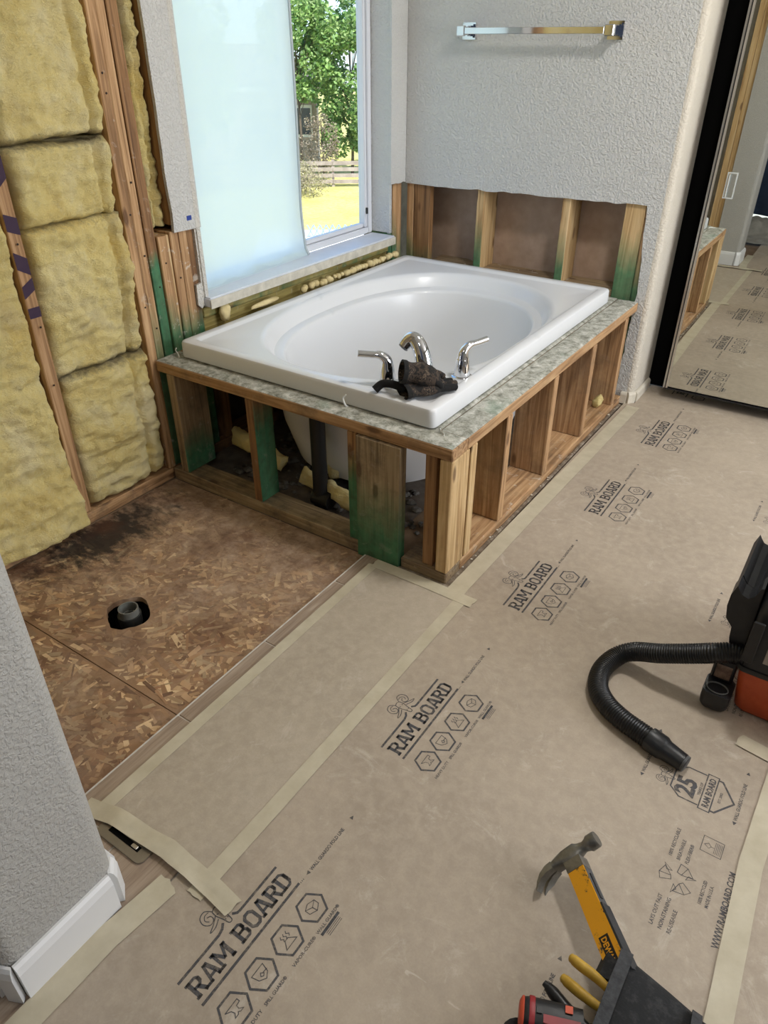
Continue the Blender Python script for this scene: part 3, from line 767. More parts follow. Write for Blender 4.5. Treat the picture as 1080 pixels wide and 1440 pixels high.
# two work gloves lying on the corner
def glove_mats():
    t = NT('camouflage_glove'); pos = t.coord('World')
    c = t.ramp(t.noise(pos, 42, 3, .5, .6), [(.40, lin(22, 19, 17)), (.47, lin(62, 50, 40)), (.55, lin(30, 25, 22)), (.60, lin(92, 78, 64)), (.66, lin(36, 30, 28))])
    c.node.color_ramp.interpolation = 'CONSTANT'
    t.base(c); t.set(Roughness=.9); t.bump(t.noise(pos, 180, 3), .4, .002); return t.m
M_CAMO = glove_mats(); M_GLV = plain('black_glove_fabric', (16, 15, 15), .92, 0, .4, 160, 4)
def glove(label, cuff, d, up, L, w, h, fingers, group, tilt=0.0, mat=M_CAMO):
    cuff, d = Vector(cuff), Vector(d).normalized(); upv = Vector(up); s_ = upv.cross(d).normalized(); upv = d.cross(s_).normalized()
    t = thing('work_glove', label, 'glove', (cuff.x, cuff.y, .52), group)
    n = 26; rings = []
    def ring(c, a, b, ph): return [c + s_ * math.cos(2 * PI * j / n) * a * (1 + .06 * noise.noise(Vector((j * .8, ph * 2, 1)))) + upv * math.sin(2 * PI * j / n) * b * (1 + .10 * noise.noise(Vector((j * .7, ph * 3, 7)))) for j in range(n)]
    secs = [(0, 1.0, 1.0), (.12, .98, .98), (.22, .88, .92), (.30, .86, .95), (.45, 1.02, 1.08), (.62, 1.08, 1.05), (.78, 1.02, .88), (.9, .9, .7), (1.0, .65, .45)]
    # inner lining first so that the cuff is open
    for f_, a, b in ((.40, .5, .4), (.22, .74, .74), (0.0, .90, .88)): rings.append(ring(cuff + d * L * f_, w * a, h * b, f_))
    for f_, a, b in secs: rings.append(ring(cuff + d * L * f_ + upv * (tilt * f_ * f_), w * a, h * b, f_ + .03))
    G().loft(rings, True, True).put('glove_palm', mat, t, 70)
    G().loft([ring(cuff + d * L * f_, w * a, h * b, f_ + .03) for f_, a, b in ((-.01, .92, .90), (-.012, 1.03, 1.03), (.10, 1.03, 1.04), (.11, .96, .96))], False, False).put('cuff_band', M_GLV, t, 60)
    for k, (off, ln, dz) in enumerate(fingers):
        b0 = cuff + d * L * .80 + s_ * w * off + upv * (tilt * .7)
        p = catmull([b0, b0 + d * ln * .4 + upv * dz * .3, b0 + d * ln * .75 + upv * dz * .8, b0 + d * ln * .95 + upv * dz * 1.6], 5)
        G().tube(p, [w * .27] * (len(p) - 3) + [w * .25, w * .20, w * .09], 10, True, .9).put('finger', mat if k % 2 else M_GLV, t, 70)
    return t, s_, upv
grp = 'pair of camouflage work gloves'
gl2, s2, u2 = glove('lower black and camouflage work glove lying flat on the tub rim corner', (-.226, .098, .5430), (.53, .85, .0), (0, 0, 1), .128, .042, .0225,
      [(-.75, .062, -.004), (-.25, .074, -.003), (.25, .070, -.003), (.72, .056, -.004)], grp)
G().tube(catmull([(-.232, .120, .5385), (-.262, .104, .551), (-.292, .092, .550), (-.308, .076, .533)], 6), .0125, 12, True, .75).put('thumb', M_GLV, gl2, 70)
gl1, s1, u1 = glove('upper camouflage work glove with open cuff, folded over the other glove', (-.240, .114, .592), (.72, .66, -.20), (.1, 0, 1), .112, .039, .032,
      [(-.7, .030, -.012), (-.2, .040, -.014), (.3, .040, -.014), (.75, .028, -.012)], grp, -.004)
G().tube(catmull([(-.203, .152, .587), (-.183, .162, .590), (-.162, .182, .582), (-.152, .200, .568)], 5), .010, 10, True, .9).put('thumb', M_CAMO, gl1, 70)
# ------------------------------------------------------------------ towel bar
tw = thing('towel_bar', 'chrome towel bar with stepped square posts on the white back wall', 'towel bar', (-.59, BY, 1.42))
for x in (-.878, -.268):
    for i, (hw, y0, y1) in enumerate(((.030, 1.590, 1.6035), (.023, 1.578, 1.5895), (.017, 1.5605, 1.5775), (.013, 1.528, 1.560))):
        if i in (0, 3): pass
    g = G()
    for hw, y0, y1 in ((.029, 1.594, 1.604), (.023, 1.584, 1.594), (.018, 1.572, 1.584), (.014, 1.536, 1.572)): g.box(x - hw, x + hw, y0, y1, 1.42 - hw, 1.42 + hw)
    g.put('post', M_CHROME, tw)
    bar('post_cap', (x - .018, x + .018), (1.519, 1.5355), (1.402, 1.438), M_CHROME, tw, .003)
bar('rail', (-.859, -.287), (1.520, 1.534), (1.409, 1.431), M_CHROME, tw, .001)

# ------------------------------------------------------------------ mirror door
md = thing('mirror_door', 'tall mirrored sliding door with chrome edge strips beside the black gap', 'mirror', (.7, 1.745, .06))
MY = 1.742
yawm = Matrix.Translation((.15, MY, 0)) @ Matrix.Rotation(.014, 4, 'Z') @ Matrix.Rotation(-.009, 4, 'X') @ Matrix.Translation((-.15, -MY, 0))
def mput(name, g, mat): return g.xf(yawm).put(name, mat, md)
mir = NT('mirror_silver'); mir.base(lin(222, 224, 218)); mir.set(Metallic=1.0, Roughness=.004)
mput('mirror_glass', G().box(.1635, 1.40, MY, MY + .004, .066, 2.15), mir.m)
mput('backing_board', G().box(.150, 1.43, MY + .0045, MY + .018, .062, 2.16), M_BLKPLASTIC)
for i, (a, b, d) in enumerate(((.144, .1515, -.006), (.152, .1555, .0), (.156, .1632, -.004))):
    mput('edge_strip', G().box(a, b, MY + d - .001, MY + .0044, .060, 2.17), (plain('satin_metal', (196, 194, 190), .25, .85), plain('dark_metal', (70, 68, 66), .3, .8), plain('pale_metal', (206, 200, 190), .3, .7))[i])
mput('bottom_rail', G().box(.146, 1.43, MY - .003, MY + .016, .054, .0595), M_BLKPLASTIC)
mput('handle_plate', G().box(.205, .209, MY - .006, MY - .0005, .868, .962).box(.239, .243, MY - .006, MY - .0005, .868, .962).box(.209, .239, MY - .006, MY - .0005, .868, .872).box(.209, .239, MY - .006, MY - .0005, .958, .962).box(.214, .219, MY - .014, MY - .0065, .874, .956), plain('clear_plastic_handle', (196, 200, 198), .15, 0, 0, 60, 0, .7))

# ------------------------------------------------------------------ insulation
def batt(y0, y1, z0, z1, xf, label, seed, depth=.06, bulge=.012, group=None, st=.008, crease=None, dirt=(0, 0), low=0.0):
    ny, nz = int((y1 - y0) / st), int((z1 - z0) / st); vs, fs, cs = [], [], []
    for i in range(nz + 1):
        for j in range(ny + 1):
            v, u = i / nz, j / ny
            y, z = y0 + (y1 - y0) * u, z0 + (z1 - z0) * v
            ev = min(v, 1 - v) * (z1 - z0); eu = min(u, 1 - u) * (y1 - y0)
            rnd = (1 - max(0, 1 - ev / .018) ** 2.0) * (1 - max(0, 1 - eu / .020) ** 2.0)
            P = Vector((y, z, seed * 3.7))
            d = bulge * rnd + .024 * fbm(P * 4.5, 3) * rnd + .012 * fbm(Vector((y * 9, z * 26, seed)), 4) + .008 * fbm(P * 38, 3) + .005 * noise.noise(P * 95)
            if crease: d -= .042 * math.exp(-((y - crease - .014 * noise.noise(Vector((z * 5, seed, 0)))) / .0085) ** 2)
            d += low * max(0, 1 - (z - z0) / .5) ** 1.5
            wob = .012 * noise.noise(Vector((y * 5, z * 5, seed + 5))) + .006 * noise.noise(Vector((y * 17, z * 13, seed + 2)))
            vs.append((xf - depth * (1 - rnd) * .45 + d, y + (wob * .8 if 0 < u < 1 or True else 0) * (0.4 if 0 < j < ny else 1), z + wob * (0.4 if 0 < i < nz else 1)))
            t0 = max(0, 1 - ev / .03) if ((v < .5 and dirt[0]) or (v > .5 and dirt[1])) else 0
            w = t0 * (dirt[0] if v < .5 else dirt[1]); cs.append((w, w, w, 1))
    for i in range(nz):
        for j in range(ny):
            a = i * (ny + 1) + j; fs.append((a, a + 1, a + ny + 2, a + ny + 1))
    # sides back to the sheathing and a closed back
    rim = list(range(ny + 1)) + [i * (ny + 1) + ny for i in range(1, nz + 1)] + [nz * (ny + 1) + j for j in range(ny - 1, -1, -1)] + [i * (ny + 1) for i in range(nz - 1, 0, -1)]
    k = len(vs)
    for r in rim: vs.append((-1.312, vs[r][1], vs[r][2])); cs.append((.6, .6, .6, 1))
    m = len(rim)
    for q in range(m): fs.append((rim[q], k + q, k + (q + 1) % m, rim[(q + 1) % m]))
    fs.append(tuple(k + q for q in range(m)))
    o = put('insulation_batt', mesh_from('insulation_batt', vs, fs, 180, cs), M_BATT)
    return tag(o, label, 'insulation', group)
gi = 'yellow insulation batts in the open left wall'
batt(-.356, -.020, 1.157, CEIL - .02, -1.185, 'tall yellow insulation batt at the top, left of the double studs', 1, crease=-.075, dirt=(1.0, 0), group=gi)
batt(-.356, -.020, .941, 1.152, -1.190, 'short yellow batt second from the top between the studs', 2, crease=-.068, dirt=(.7, .9), group=gi)
batt(-.356, -.020, .508, .936, -1.185, 'square yellow batt in the middle of the stud bay', 3, crease=-.078, dirt=(1.1, .5), group=gi)
batt(-.352, -.022, .040, .502, -1.185, 'lowest yellow batt, standing on the bottom plate between the studs', 4, crease=-.095, dirt=(.5, 1.0), group=gi)
batt(-1.15, -.400, .022, 1.02, -1.200, 'large shaggy yellow batt left of the stencilled stud, sagging onto the plate', 5, bulge=.014, group=gi, st=.008, low=.065, dirt=(.2, .3))
batt(-1.15, -.402, 1.035, CEIL - .02, -1.205, 'upper yellow batt left of the stencilled stud', 6, bulge=.014, group=gi, st=.012, dirt=(.3, 0))
# twisted strip between the drywall and the dark stud
def wad(name, pts, rad, label, cat, seed, mat=M_BATT, group=None, flat=.75):
    pth = catmull(pts, 8); n = len(pth); rings = []
    g = G().tube(pth, [r * (1 + .25 * noise.noise(Vector((i * .4, seed, 0)))) * (1 if 0 < i < n - 1 else .5) for i, r in enumerate([rad[min(len(rad) - 1, int(k * len(rad) / n))] for k in range(n)])], 18, True, flat)
    g.v = [v + Vector((noise.noise(v * 30 + Vector((seed, 0, 0))), noise.noise(v * 30 + Vector((0, seed, 9))), noise.noise(v * 30 + Vector((4, 0, seed))))) * rad[0] * .35 +
           Vector((noise.noise(v * 90), noise.noise(v * 90 + Vector((7, 0, 0))), noise.noise(v * 90 + Vector((0, 7, 0))))) * rad[0] * .15 for v in g.v]
    o = put(name, mesh_from(name, g.v, g.f, 180, [(0, 0, 0, 1)] * len(g.v)), mat); return tag(o, label, cat, group)
batt(.122, .172, .862, CEIL - .02, -1.212, 'thin yellow insulation strip stuffed beside the window drywall', 9, depth=.03, bulge=.010, group=gi, st=.0065, crease=.150)
# scraps under the tub
gs = 'insulation scraps under the tub'
wad('insulation_scrap', [(-1.08, .24, .10), (-.98, .20, .115), (-.88, .19, .10), (-.80, .20, .075)], [.036], 'pale yellow insulation roll in the left bay under the deck', 'insulation', 11, group=gs)
wad('insulation_scrap', [(-.68, .16, .085), (-.56, .15, .075), (-.46, .145, .060), (-.38, .16, .065)], [.032], 'pale yellow insulation roll in the middle bay under the deck', 'insulation', 12, group=gs)
wad('insulation_scrap', [(-.62, .25, .10), (-.50, .27, .12), (-.40, .26, .11)], [.045], 'insulation clump behind the black overflow pipe', 'insulation', 13, group=gs)
wad('insulation_scrap', [(-.235, .33, .12), (-.20, .28, .085), (-.185, .24, .055), (-.17, .22, .045)], [.036], 'torn insulation tuft in the right front bay under the deck', 'insulation', 14, group=gs)
wad('insulation_scrap', [(-.05, 1.395, .060), (-.045, 1.425, .058), (-.055, 1.45, .060)], [.022], 'small yellow insulation tuft in the far right bay of the deck', 'insulation', 15, group=gs)
# rubble on the subfloor under the tub
g = G(); rr = random.Random(5)
for k in range(260):
    x, y = rr.uniform(-1.05, -.14), rr.uniform(.16, .60); r = rr.uniform(.006, .022)
    if (x + .6) ** 2 / .44 ** 2 + (y - .77) ** 2 / .62 ** 2 < .55: continue
    q = [rr.uniform(.6, 1.2) for _ in range(6)]
    g.loft([[(x + math.cos(a * PI / 3) * r * q[a] * s_, y + math.sin(a * PI / 3) * r * q[a] * s_, -.011 + z * r) for a in range(6)] for s_, z in ((.8, 0), (1, .3), (.5, .7))])
o = g.put('rubble', plain('grey_rubble', (88, 84, 78), .95, 0, .4, 60, 40)); o['kind'] = 'stuff'; tag(o, 'grey crumbled mortar rubble on the subfloor under the tub', 'rubble')
# foam in the gap between sill plate and tub
rr = random.Random(12)
g = G()
for k in range(30):
    y = .78 + .70 * k / 29 + rr.uniform(-.008, .008); r = rr.uniform(.010, .018)
    c = Vector((-1.150 + rr.uniform(-.006, .006), y, .520 + rr.uniform(0, .008)))
    rings = []
    for i in range(6):
        ph = PI * (i + .3) / 6.6 - PI / 2
        rings.append([c + Vector((math.cos(ph) * math.cos(a * PI / 4) * r * (1 + .3 * noise.noise(Vector((a, i, k)))), math.cos(ph) * math.sin(a * PI / 4) * r * (1 + .3 * noise.noise(Vector((a, i, k + 50)))), math.sin(ph) * r)) for a in range(8)])
    g.loft(rings)
o = g.put('expanding_foam', M_FOAM, None, 70); o['kind'] = 'stuff'; tag(o, 'lumpy cream expanding foam bead between tub rim and window sill plates', 'foam')
def chunk(c, sx, sy_, sz, seed):
    g = G(); rings = []
    for i in range(9):
        ph = PI * (i + .4) / 9.2 - PI / 2
        rings.append([Vector(c) + Vector((math.cos(ph) * math.cos(a * PI / 7) * sx, math.cos(ph) * math.sin(a * PI / 7) * sy_, math.sin(ph) * sz)) * (1 + .25 * noise.noise(Vector((a * .5, i * .5, seed)))) for a in range(14)])
    return g.loft(rings)
o = chunk((-1.168, .345, .543), .016, .026, .036, 2).put('foam_chunk', M_FOAM, None, 60); tag(o, 'big cream foam chunk under the left end of the window sill', 'foam')
o = chunk((-1.160, .56, .522), .012, .085, .011, 5).put('foam_chunk', M_FOAM, None, 60); tag(o, 'flat broken foam piece on the tub edge left of the dark gap', 'foam')

# ------------------------------------------------------------------ shower drain pipe
dp = thing('drain_pipe', 'grey plastic drain pipe standing in the hole of the shower subfloor', 'pipe', (DR[0], DR[1], -.12))
gp = plain('grey_pvc', (112, 112, 106), .55, 0, .1, 40, 12)
c0 = Vector((-.712, -.612, 0))
def pipe_prof(zs): return zs
G().loft([[c0 + Vector((math.cos(2 * PI * j / 28) * r, math.sin(2 * PI * j / 28) * r, z)) for j in range(28)] for r, z in ((.022, -.28), (.022, -.03), (.029, -.03), (.029, .0), (.0255, .0), (.0255, -.26))], False, False).put('pipe_wall', gp, dp, 40)
G().loft([[c0 + Vector((math.cos(2 * PI * j / 28) * r, math.sin(2 * PI * j / 28) * r, z)) for j in range(28)] for r, z in ((.0292, -.055), (.034, -.055), (.034, -.022), (.0292, -.022))], False, False).put('pipe_collar', plain('dark_collar', (44, 44, 42), .6), dp, 40)
c0 = None

# ------------------------------------------------------------------ floor protection
BZ = .0032
def sheet(poly, z, label, mat=M_BOARD):
    g = G().prism([(x, y, z - .0012) for x, y in poly], (0, 0, .0012)); o = g.put('floor_protection_board', mat)
    return tag(o, label, 'floor covering')
main = sheet([(.022, 1.60), (.062, 1.62), (.062, 1.874), (.953, 1.874), (.953, -3.2), (-.016, -3.2), (.016, -1.40), (.020, -1.1)], BZ, 'long printed brown floor protection board running past the tub towards the mirror')
strip = sheet([(-.240, -.045), (.086, -.045), (.086, -1.075), (-.240, -1.090)], BZ + .0014, 'plain floor protection strip between shower floor and printed board', M_BOARD2)
farb = sheet([(.9535, 1.874), (3.2, 1.874), (3.2, -.149), (.9535, -.149)], BZ, 'floor protection board under the shop vacuum')
nearb = sheet([(.9535, -.1495), (3.2, -.1495), (3.2, -3.2), (.9535, -3.2)], BZ, 'floor protection board right of the long tape seam by the tool pouch')

def tape(pts, w, label, z=None, ragged_=True, wave=.0, seed=1):
    """tape along a polyline of (x, y[, z]) points"""
    z = BZ + .0024 if z is None else z
    P = [Vector((p[0], p[1], p[2] if len(p) > 2 else z)) for p in pts]
    Q = []
    for a, b in zip(P, P[1:]):
        n = max(2, int((b - a).length / .02)); Q += [a.lerp(b, k / n) for k in range(n)]
    Q.append(P[-1]); n = len(Q); vs = []; m = 5
    for i, p in enumerate(Q):
        d = (Q[min(i + 1, n - 1)] - Q[max(0, i - 1)]).normalized(); s_ = Vector((-d.y, d.x, 0)).normalized()
        for j in range(m + 1):
            u = j / m - .5; ex = 0
            if ragged_ and i in (0, n - 1): ex = .008 * noise.noise(Vector((j * 1.7, seed, i)))
            q = p + s_ * u * w * (1 + .03 * noise.noise(Vector((i * .5, seed, u)))) + d * ex
            q.z += max(0, wave * (noise.noise(Vector((i * .35, u * 2.2, seed))) + .3))
            vs.append(q)
    fs = [(i * (m + 1) + j, i * (m + 1) + j + 1, (i + 1) * (m + 1) + j + 1, (i + 1) * (m + 1) + j) for i in range(n - 1) for j in range(m)]
    k = len(vs); vs += [v - Vector((0, 0, .0003)) for v in vs]
    fs += [tuple(k + q for q in reversed(f)) for f in fs]
    rim = [j for j in range(m + 1)] + [i * (m + 1) + m for i in range(1, n)] + [(n - 1) * (m + 1) + j for j in range(m - 1, -1, -1)] + [i * (m + 1) for i in range(n - 2, 0, -1)]
    for a in range(len(rim)): b = (a + 1) % len(rim); fs.append((rim[a], rim[b], k + rim[b], k + rim[a]))
    o = put('masking_tape', mesh_from('masking_tape', vs, fs, 60), M_TAPE); return tag(o, label, 'tape', None)
tape([(.046, -.040), (.050, .5), (.062, 1.1), (.070, 1.575)], .056, 'beige masking tape along the foot of the tub deck')
tape([(.079, -.050), (.079, -1.110)], .036, 'beige masking tape seam between plain strip and printed board', BZ + .0026)
tape([(-.236, -.038), (-.05, -.036), (.118, -.040)], .042, 'beige masking tape across the strip in front of the deck corner', BZ + .0030, seed=3)
tape([(-.232, -.05), (-.228, -.5), (-.224, -1.085)], .032, 'beige masking tape along the shower edge of the plain strip', BZ + .0028, seed=4)
tape([(.968, -.110), (.957, -.45), (.972, -.85), (.985, -1.6)], .044, 'long beige masking tape seam by the website lettering', BZ + .0024, seed=6)
tape([(.868, -.128), (.955, -.140), (1.4, -.150)], .040, 'beige masking tape across the board behind the vacuum hose nozzle', BZ + .0030, seed=7)
tape([(.020, -1.118), (.004, -1.25), (.002, -1.42), (.000, -1.60)], .052, 'beige masking tape at the foot of the near baseboard', BZ + .0024, seed=8)
# the loose, half lifted cross strip
tape([(-.262, -1.100, .005), (-.185, -1.083, .010), (-.097, -1.078, .010), (-.033, -1.073, .012), (.041, -1.076, .0095), (.104, -1.080, .0085), (.160, -1.086, .0080)], .040, 'wrinkled loose masking tape lifting over the grey floor plate', ragged_=True, wave=.006, seed=9)

# ---- prints on the boards
def stroke(g, pts, w, z, closed=False):
    P = [Vector((p[0], p[1])) for p in pts]; n = len(P)
    L, Rr = [], []
    for i in range(n):
        a = P[(i - 1) % n] if (closed or i > 0) else None; b = P[(i + 1) % n] if (closed or i < n - 1) else None
        d1 = (P[i] - a).normalized() if a is not None else None; d2 = (b - P[i]).normalized() if b is not None else None
        d = d1 if d2 is None else d2 if d1 is None else ((d1 + d2).normalized() if (d1 + d2).length > 1e-6 else d1)
        s_ = Vector((-d.y, d.x)); k = 1.0
        if d1 is not None and d2 is not None: k = 1 / max(.45, s_.dot(Vector((-d1.y, d1.x))))
        L.append(P[i] + s_ * w / 2 * k); Rr.append(P[i] - s_ * w / 2 * k)
    k0 = len(g.v); g.v += [Vector((p.x, p.y, z)) for p in L] + [Vector((p.x, p.y, z)) for p in Rr]
    for i in range(n if closed else n - 1):
        j = (i + 1) % n; g.f.append((k0 + n + i, k0 + n + j, k0 + j, k0 + i))
def text_geo(g, s, size, u, v, z, bold=0.0, sx=1.0, align='LEFT', rot=0.0):
    c = bpy.data.curves.new('t', 'FONT'); c.body = s; c.size = size; c.align_x = align; c.offset = bold; c.resolution_u = 2
    o = bpy.data.objects.new('t', c); COL.objects.link(o)
    dg = bpy.context.evaluated_depsgraph_get(); dg.update(); me = bpy.data.meshes.new_from_object(o.evaluated_get(dg))
    k = len(g.v); ca, sa = math.cos(rot), math.sin(rot)
    for w in me.vertices:
        x, y = w.co.x * sx, w.co.y; g.v.append(Vector((u + x * ca - y * sa, v + x * sa + y * ca, z)))
    for p in me.polygons: g.f.append(tuple(k + i for i in p.vertices))
    bpy.data.objects.remove(o); bpy.data.curves.remove(c); bpy.data.meshes.remove(me)
# slab letters in a unit box: list of strokes (polyline, width)
def slab(g, ch, u, v, w, h, z):
    T = .26 * w; t2 = .15 * h
    def S(pts, wd=T): stroke(g, [(u + a * w, v + b * h) for a, b in pts], wd, z)
    def serif(a, b, wd=.42): stroke(g, [(u + (a - wd / 2) * w, v + b * h), (u + (a + wd / 2) * w, v + b * h)], t2, z)
    if ch in 'RBD':
        S([(.2, 0), (.2, 1)]); serif(.16, .075, .36); serif(.16, .925, .36)
    if ch == 'R':
        S([(.25, .92), (.66, .92), (.80, .82), (.80, .60), (.66, .50), (.25, .50)], t2 * 1.0); S([(.80, .84), (.80, .58)], T * .9); S([(.52, .50), (.80, .0)], T * .95); serif(.84, .075, .36)
    if ch == 'B':
        S([(.25, .92), (.66, .92), (.78, .84), (.78, .62), (.66, .53), (.25, .53)], t2); S([(.78, .85), (.78, .60)], T * .9)
        S([(.25, .53), (.70, .53), (.84, .42), (.84, .18), (.70, .08), (.25, .08)], t2); S([(.83, .43), (.83, .17)], T * .95)
    if ch == 'D':
        S([(.25, .92), (.62, .92), (.82, .76), (.82, .24), (.62, .08), (.25, .08)], t2); S([(.82, .78), (.82, .22)], T)
    if ch == 'O':
        stroke(g, [(u + a * w, v + b * h) for a, b in ((.16, .22), (.16, .78), (.36, .93), (.66, .93), (.86, .78), (.86, .22), (.66, .07), (.36, .07))], T * .85, z, True)
    if ch == 'A':
        S([(.16, 0), (.44, 1)], T * .7); S([(.86, 0), (.56, 1)], T * 1.0); S([(.28, .30), (.74, .30)], t2); serif(.14, .075, .34); serif(.86, .075, .36); S([(.34, .93), (.62, .93)], t2)
    if ch == 'M':
        S([(.14, 0), (.14, 1)], T * .62); S([(.88, 0), (.88, 1)], T * .85); S([(.16, .98), (.50, .30)], T * .75); S([(.84, .98), (.50, .30)], T * .6)
        serif(.12, .075, .30); serif(.88, .075, .30); serif(.12, .925, .26); serif(.9, .925, .26)
def ram_head(g, cu, cv, s, z, w=.0016):
    def C(pts, wd=w): stroke(g, [(q.x, q.y) for q in catmull([(cu + a * s, cv + b * s, 0) for a, b in pts], 5)], wd, z)
    for m in (-1, 1):
        C([(m * .25, .55), (m * .55, .95), (m * 1.0, .85), (m * 1.15, .40), (m * .90, .02), (m * .55, .10), (m * .50, .40), (m * .72, .52)])
        C([(m * .42, .70), (m * .72, .72), (m * .92, .48), (m * .80, .22)], w * .8)
        C([(m * .30, .20), (m * .75, -.10), (m * 1.25, -.32), (m * .85, -.35), (m * .35, -.12)])
        C([(m * .28, .50), (m * .30, .10), (m * .20, -.35), (m * .16, -.62)])
        C([(m * .10, .12), (m * .22, .18)], w)
        C([(m * .06, -.52), (m * .12, -.46)], w)
    C([(-.17, -.60), (-.12, -.82), (0, -.88), (.12, -.82), (.17, -.60)])
    C([(-.28, .50), (0, .62), (.28, .50)])
Z_I = BZ + .0004
def hexa(g, u, v, r, z, w=.0042): stroke(g, [(u + r * math.cos(k * PI / 3), v + r * math.sin(k * PI / 3)) for k in range(6)], w, z, True)
def logo_geo():
    g = G(); z = 0
    stroke(g, [(0, .004), (.100, .004), (.112, .007), (.121, .014)], .0052, z)
    stroke(g, [(.143, .012), (.150, .005), (.156, .004), (.260, .004)], .0052, z)
    stroke(g, [(.0, -.0555), (.260, -.0555)], .0052, z)
    ram_head(g, .132, .0295, .030, z, .0020)
    x = .003; hh = .036
    for ch, w in (('R', .031), ('A', .031), ('M', .036), (' ', .018), ('B', .030), ('O', .030), ('A', .031), ('R', .031), ('D', .030)):
        if ch != ' ': slab(g, ch, x, -.0445, w * .97, hh, z)
        x += w - .0013
    for k, u in enumerate((.027, .0945, .1645, .236)):
        hexa(g, u, -.106, .0295, z)
    s = .0016
    def L(u, v, pts, cl=False, w=s): stroke(g, [(u + a * .001, v + b * .001) for a, b in pts], w, z, cl)
    L(.027, -.106, [(-15, 9), (14, 9), (14, 3), (6, 2), (5, -4), (11, -10), (4, -10), (1, -7), (-2, -10), (-9, -10), (-4, -4), (-6, 3), (-15, 9)])
    L(.0945, -.106, [(-14, 11), (14, 11), (10, -5), (0, -12), (-11, -4)], True); L(.0945, -.106, [(0, 3), (4, -2), (0, -5), (-4, -2)], True); L(.0945, -.106, [(3, 0), (13, -1)])
    L(.1645, -.106, [(-14, -11), (14, -11), (4, 2), (-4, 2)], True)
    for q in (-6, 1, 8): L(.1645, -.106, [(q, 2), (q + 3, 6), (q - 1, 10), (q + 2, 14)])
    L(.236, -.106, [(-12, -5), (2, -12), (14, -5), (14, 6), (0, 11), (-12, 6)], True); L(.236, -.106, [(-12, 6), (1, -1), (14, 6)]); L(.236, -.106, [(1, -1), (2, -12)])
    for s_, u in (('HEAVY DUTY', -.004), ('SPILL GUARD®', .060), ('VAPOR-CURE®', .135), ('WALL GUARD®', .203)):
        text_geo(g, s_, .0090, u, -.1475, z, .0002, 1.02 if len(s_) < 12 else .92)
    g.box(.206, .258, -.1560, -.1505, 0, .0001)
    for q in range(3): stroke(g, [(.214, -.1585 - q * .0035), (.252, -.1585 - q * .0035)], .0012, z)
    for q in range(3): stroke(g, [(.262 + q * .004, -.0575), (.2635 + q * .004, -.0575)], .003, z)
    return g
def to_floor(g, x0, y0, ang=PI / 2):
    """logo axes: u along +y, v towards -x"""
    c, s_ = math.cos(ang), math.sin(ang)
    g.v = [Vector((x0 + v.x * c - v.y * s_, y0 + v.x * s_ + v.y * c, v.z)) for v in g.v]; return g
lg = to_floor(logo_geo(), 0, 0).mesh('printed_logo')
PER = .6205
for k in range(-2, 5 + 1):
    x = .175 + .0105 * (k if k < 3 else 3 + (k - 3) * .6); y = -1.236 + PER * k
    if k == 5: y = 1.838 - .0; continue
    put('printed_logo', lg, M_INK, main, (x + .0, y, Z_I))
def fold_geo():
    g = G(); g.add([(0, 0, 0), (.009, .0045, 0), (.009, -.0045, 0)], [(0, 2, 1)])
    text_geo(g, 'WALL GUARD® FOLD LINE', .0105, .013, -.0038, 0, .0003, .84); g.add([(.158, 0, 0), (.149, .0045, 0), (.149, -.0045, 0)], [(0, 1, 2)]); return g
fg = to_floor(fold_geo(), 0, 0).mesh('printed_fold_line')
for k in range(-1, 5):
    put('printed_fold_line', fg, M_INK, main, (.232 + .008 * k, -.955 + PER * k, Z_I))
    put('printed_fold_line', fg, M_INK, main, (.709, -.975 + PER * k, Z_I))
    put('printed_fold_line', fg, M_INK, main, (.909, -.99 + PER * k, Z_I))
# anniversary shield
def shield_geo():
    g = G(); z = 0; w = .0032
    stroke(g, [(.0, -.052), (.0, -.012), (.018, .010), (.072, .010), (.090, -.012), (.090, -.052)], w, z)
    stroke(g, [(.0, -.078), (.0, -.086), (.045, -.118), (.090, -.086), (.090, -.078)], w * 1.3, z)
    text_geo(g, '25', .056, .010, -.038, z, .0022, .90)
    text_geo(g, 'YEARS OF', .0085, .045, -.0505, z, .0002, 1.0, 'CENTER')
    stroke(g, [(-.006, -.054), (.096, -.054), (.096, -.077), (-.006, -.077)], .0026, z, True)
    text_geo(g, 'RAM BOARD', .0185, .045, -.0722, z, .0007, .80, 'CENTER')
    text_geo(g, 'EST. 2002', .0075, .045, -.0920, z, .0002, 1.0, 'CENTER')
    ram_head(g, .040, .024, .020, z, .0014); return g
sg = to_floor(shield_geo(), 0, 0).mesh('printed_shield')
for k in range(-1, 5): put('printed_shield', sg, M_INK, main, (.781, -.362 + PER * k, Z_I))
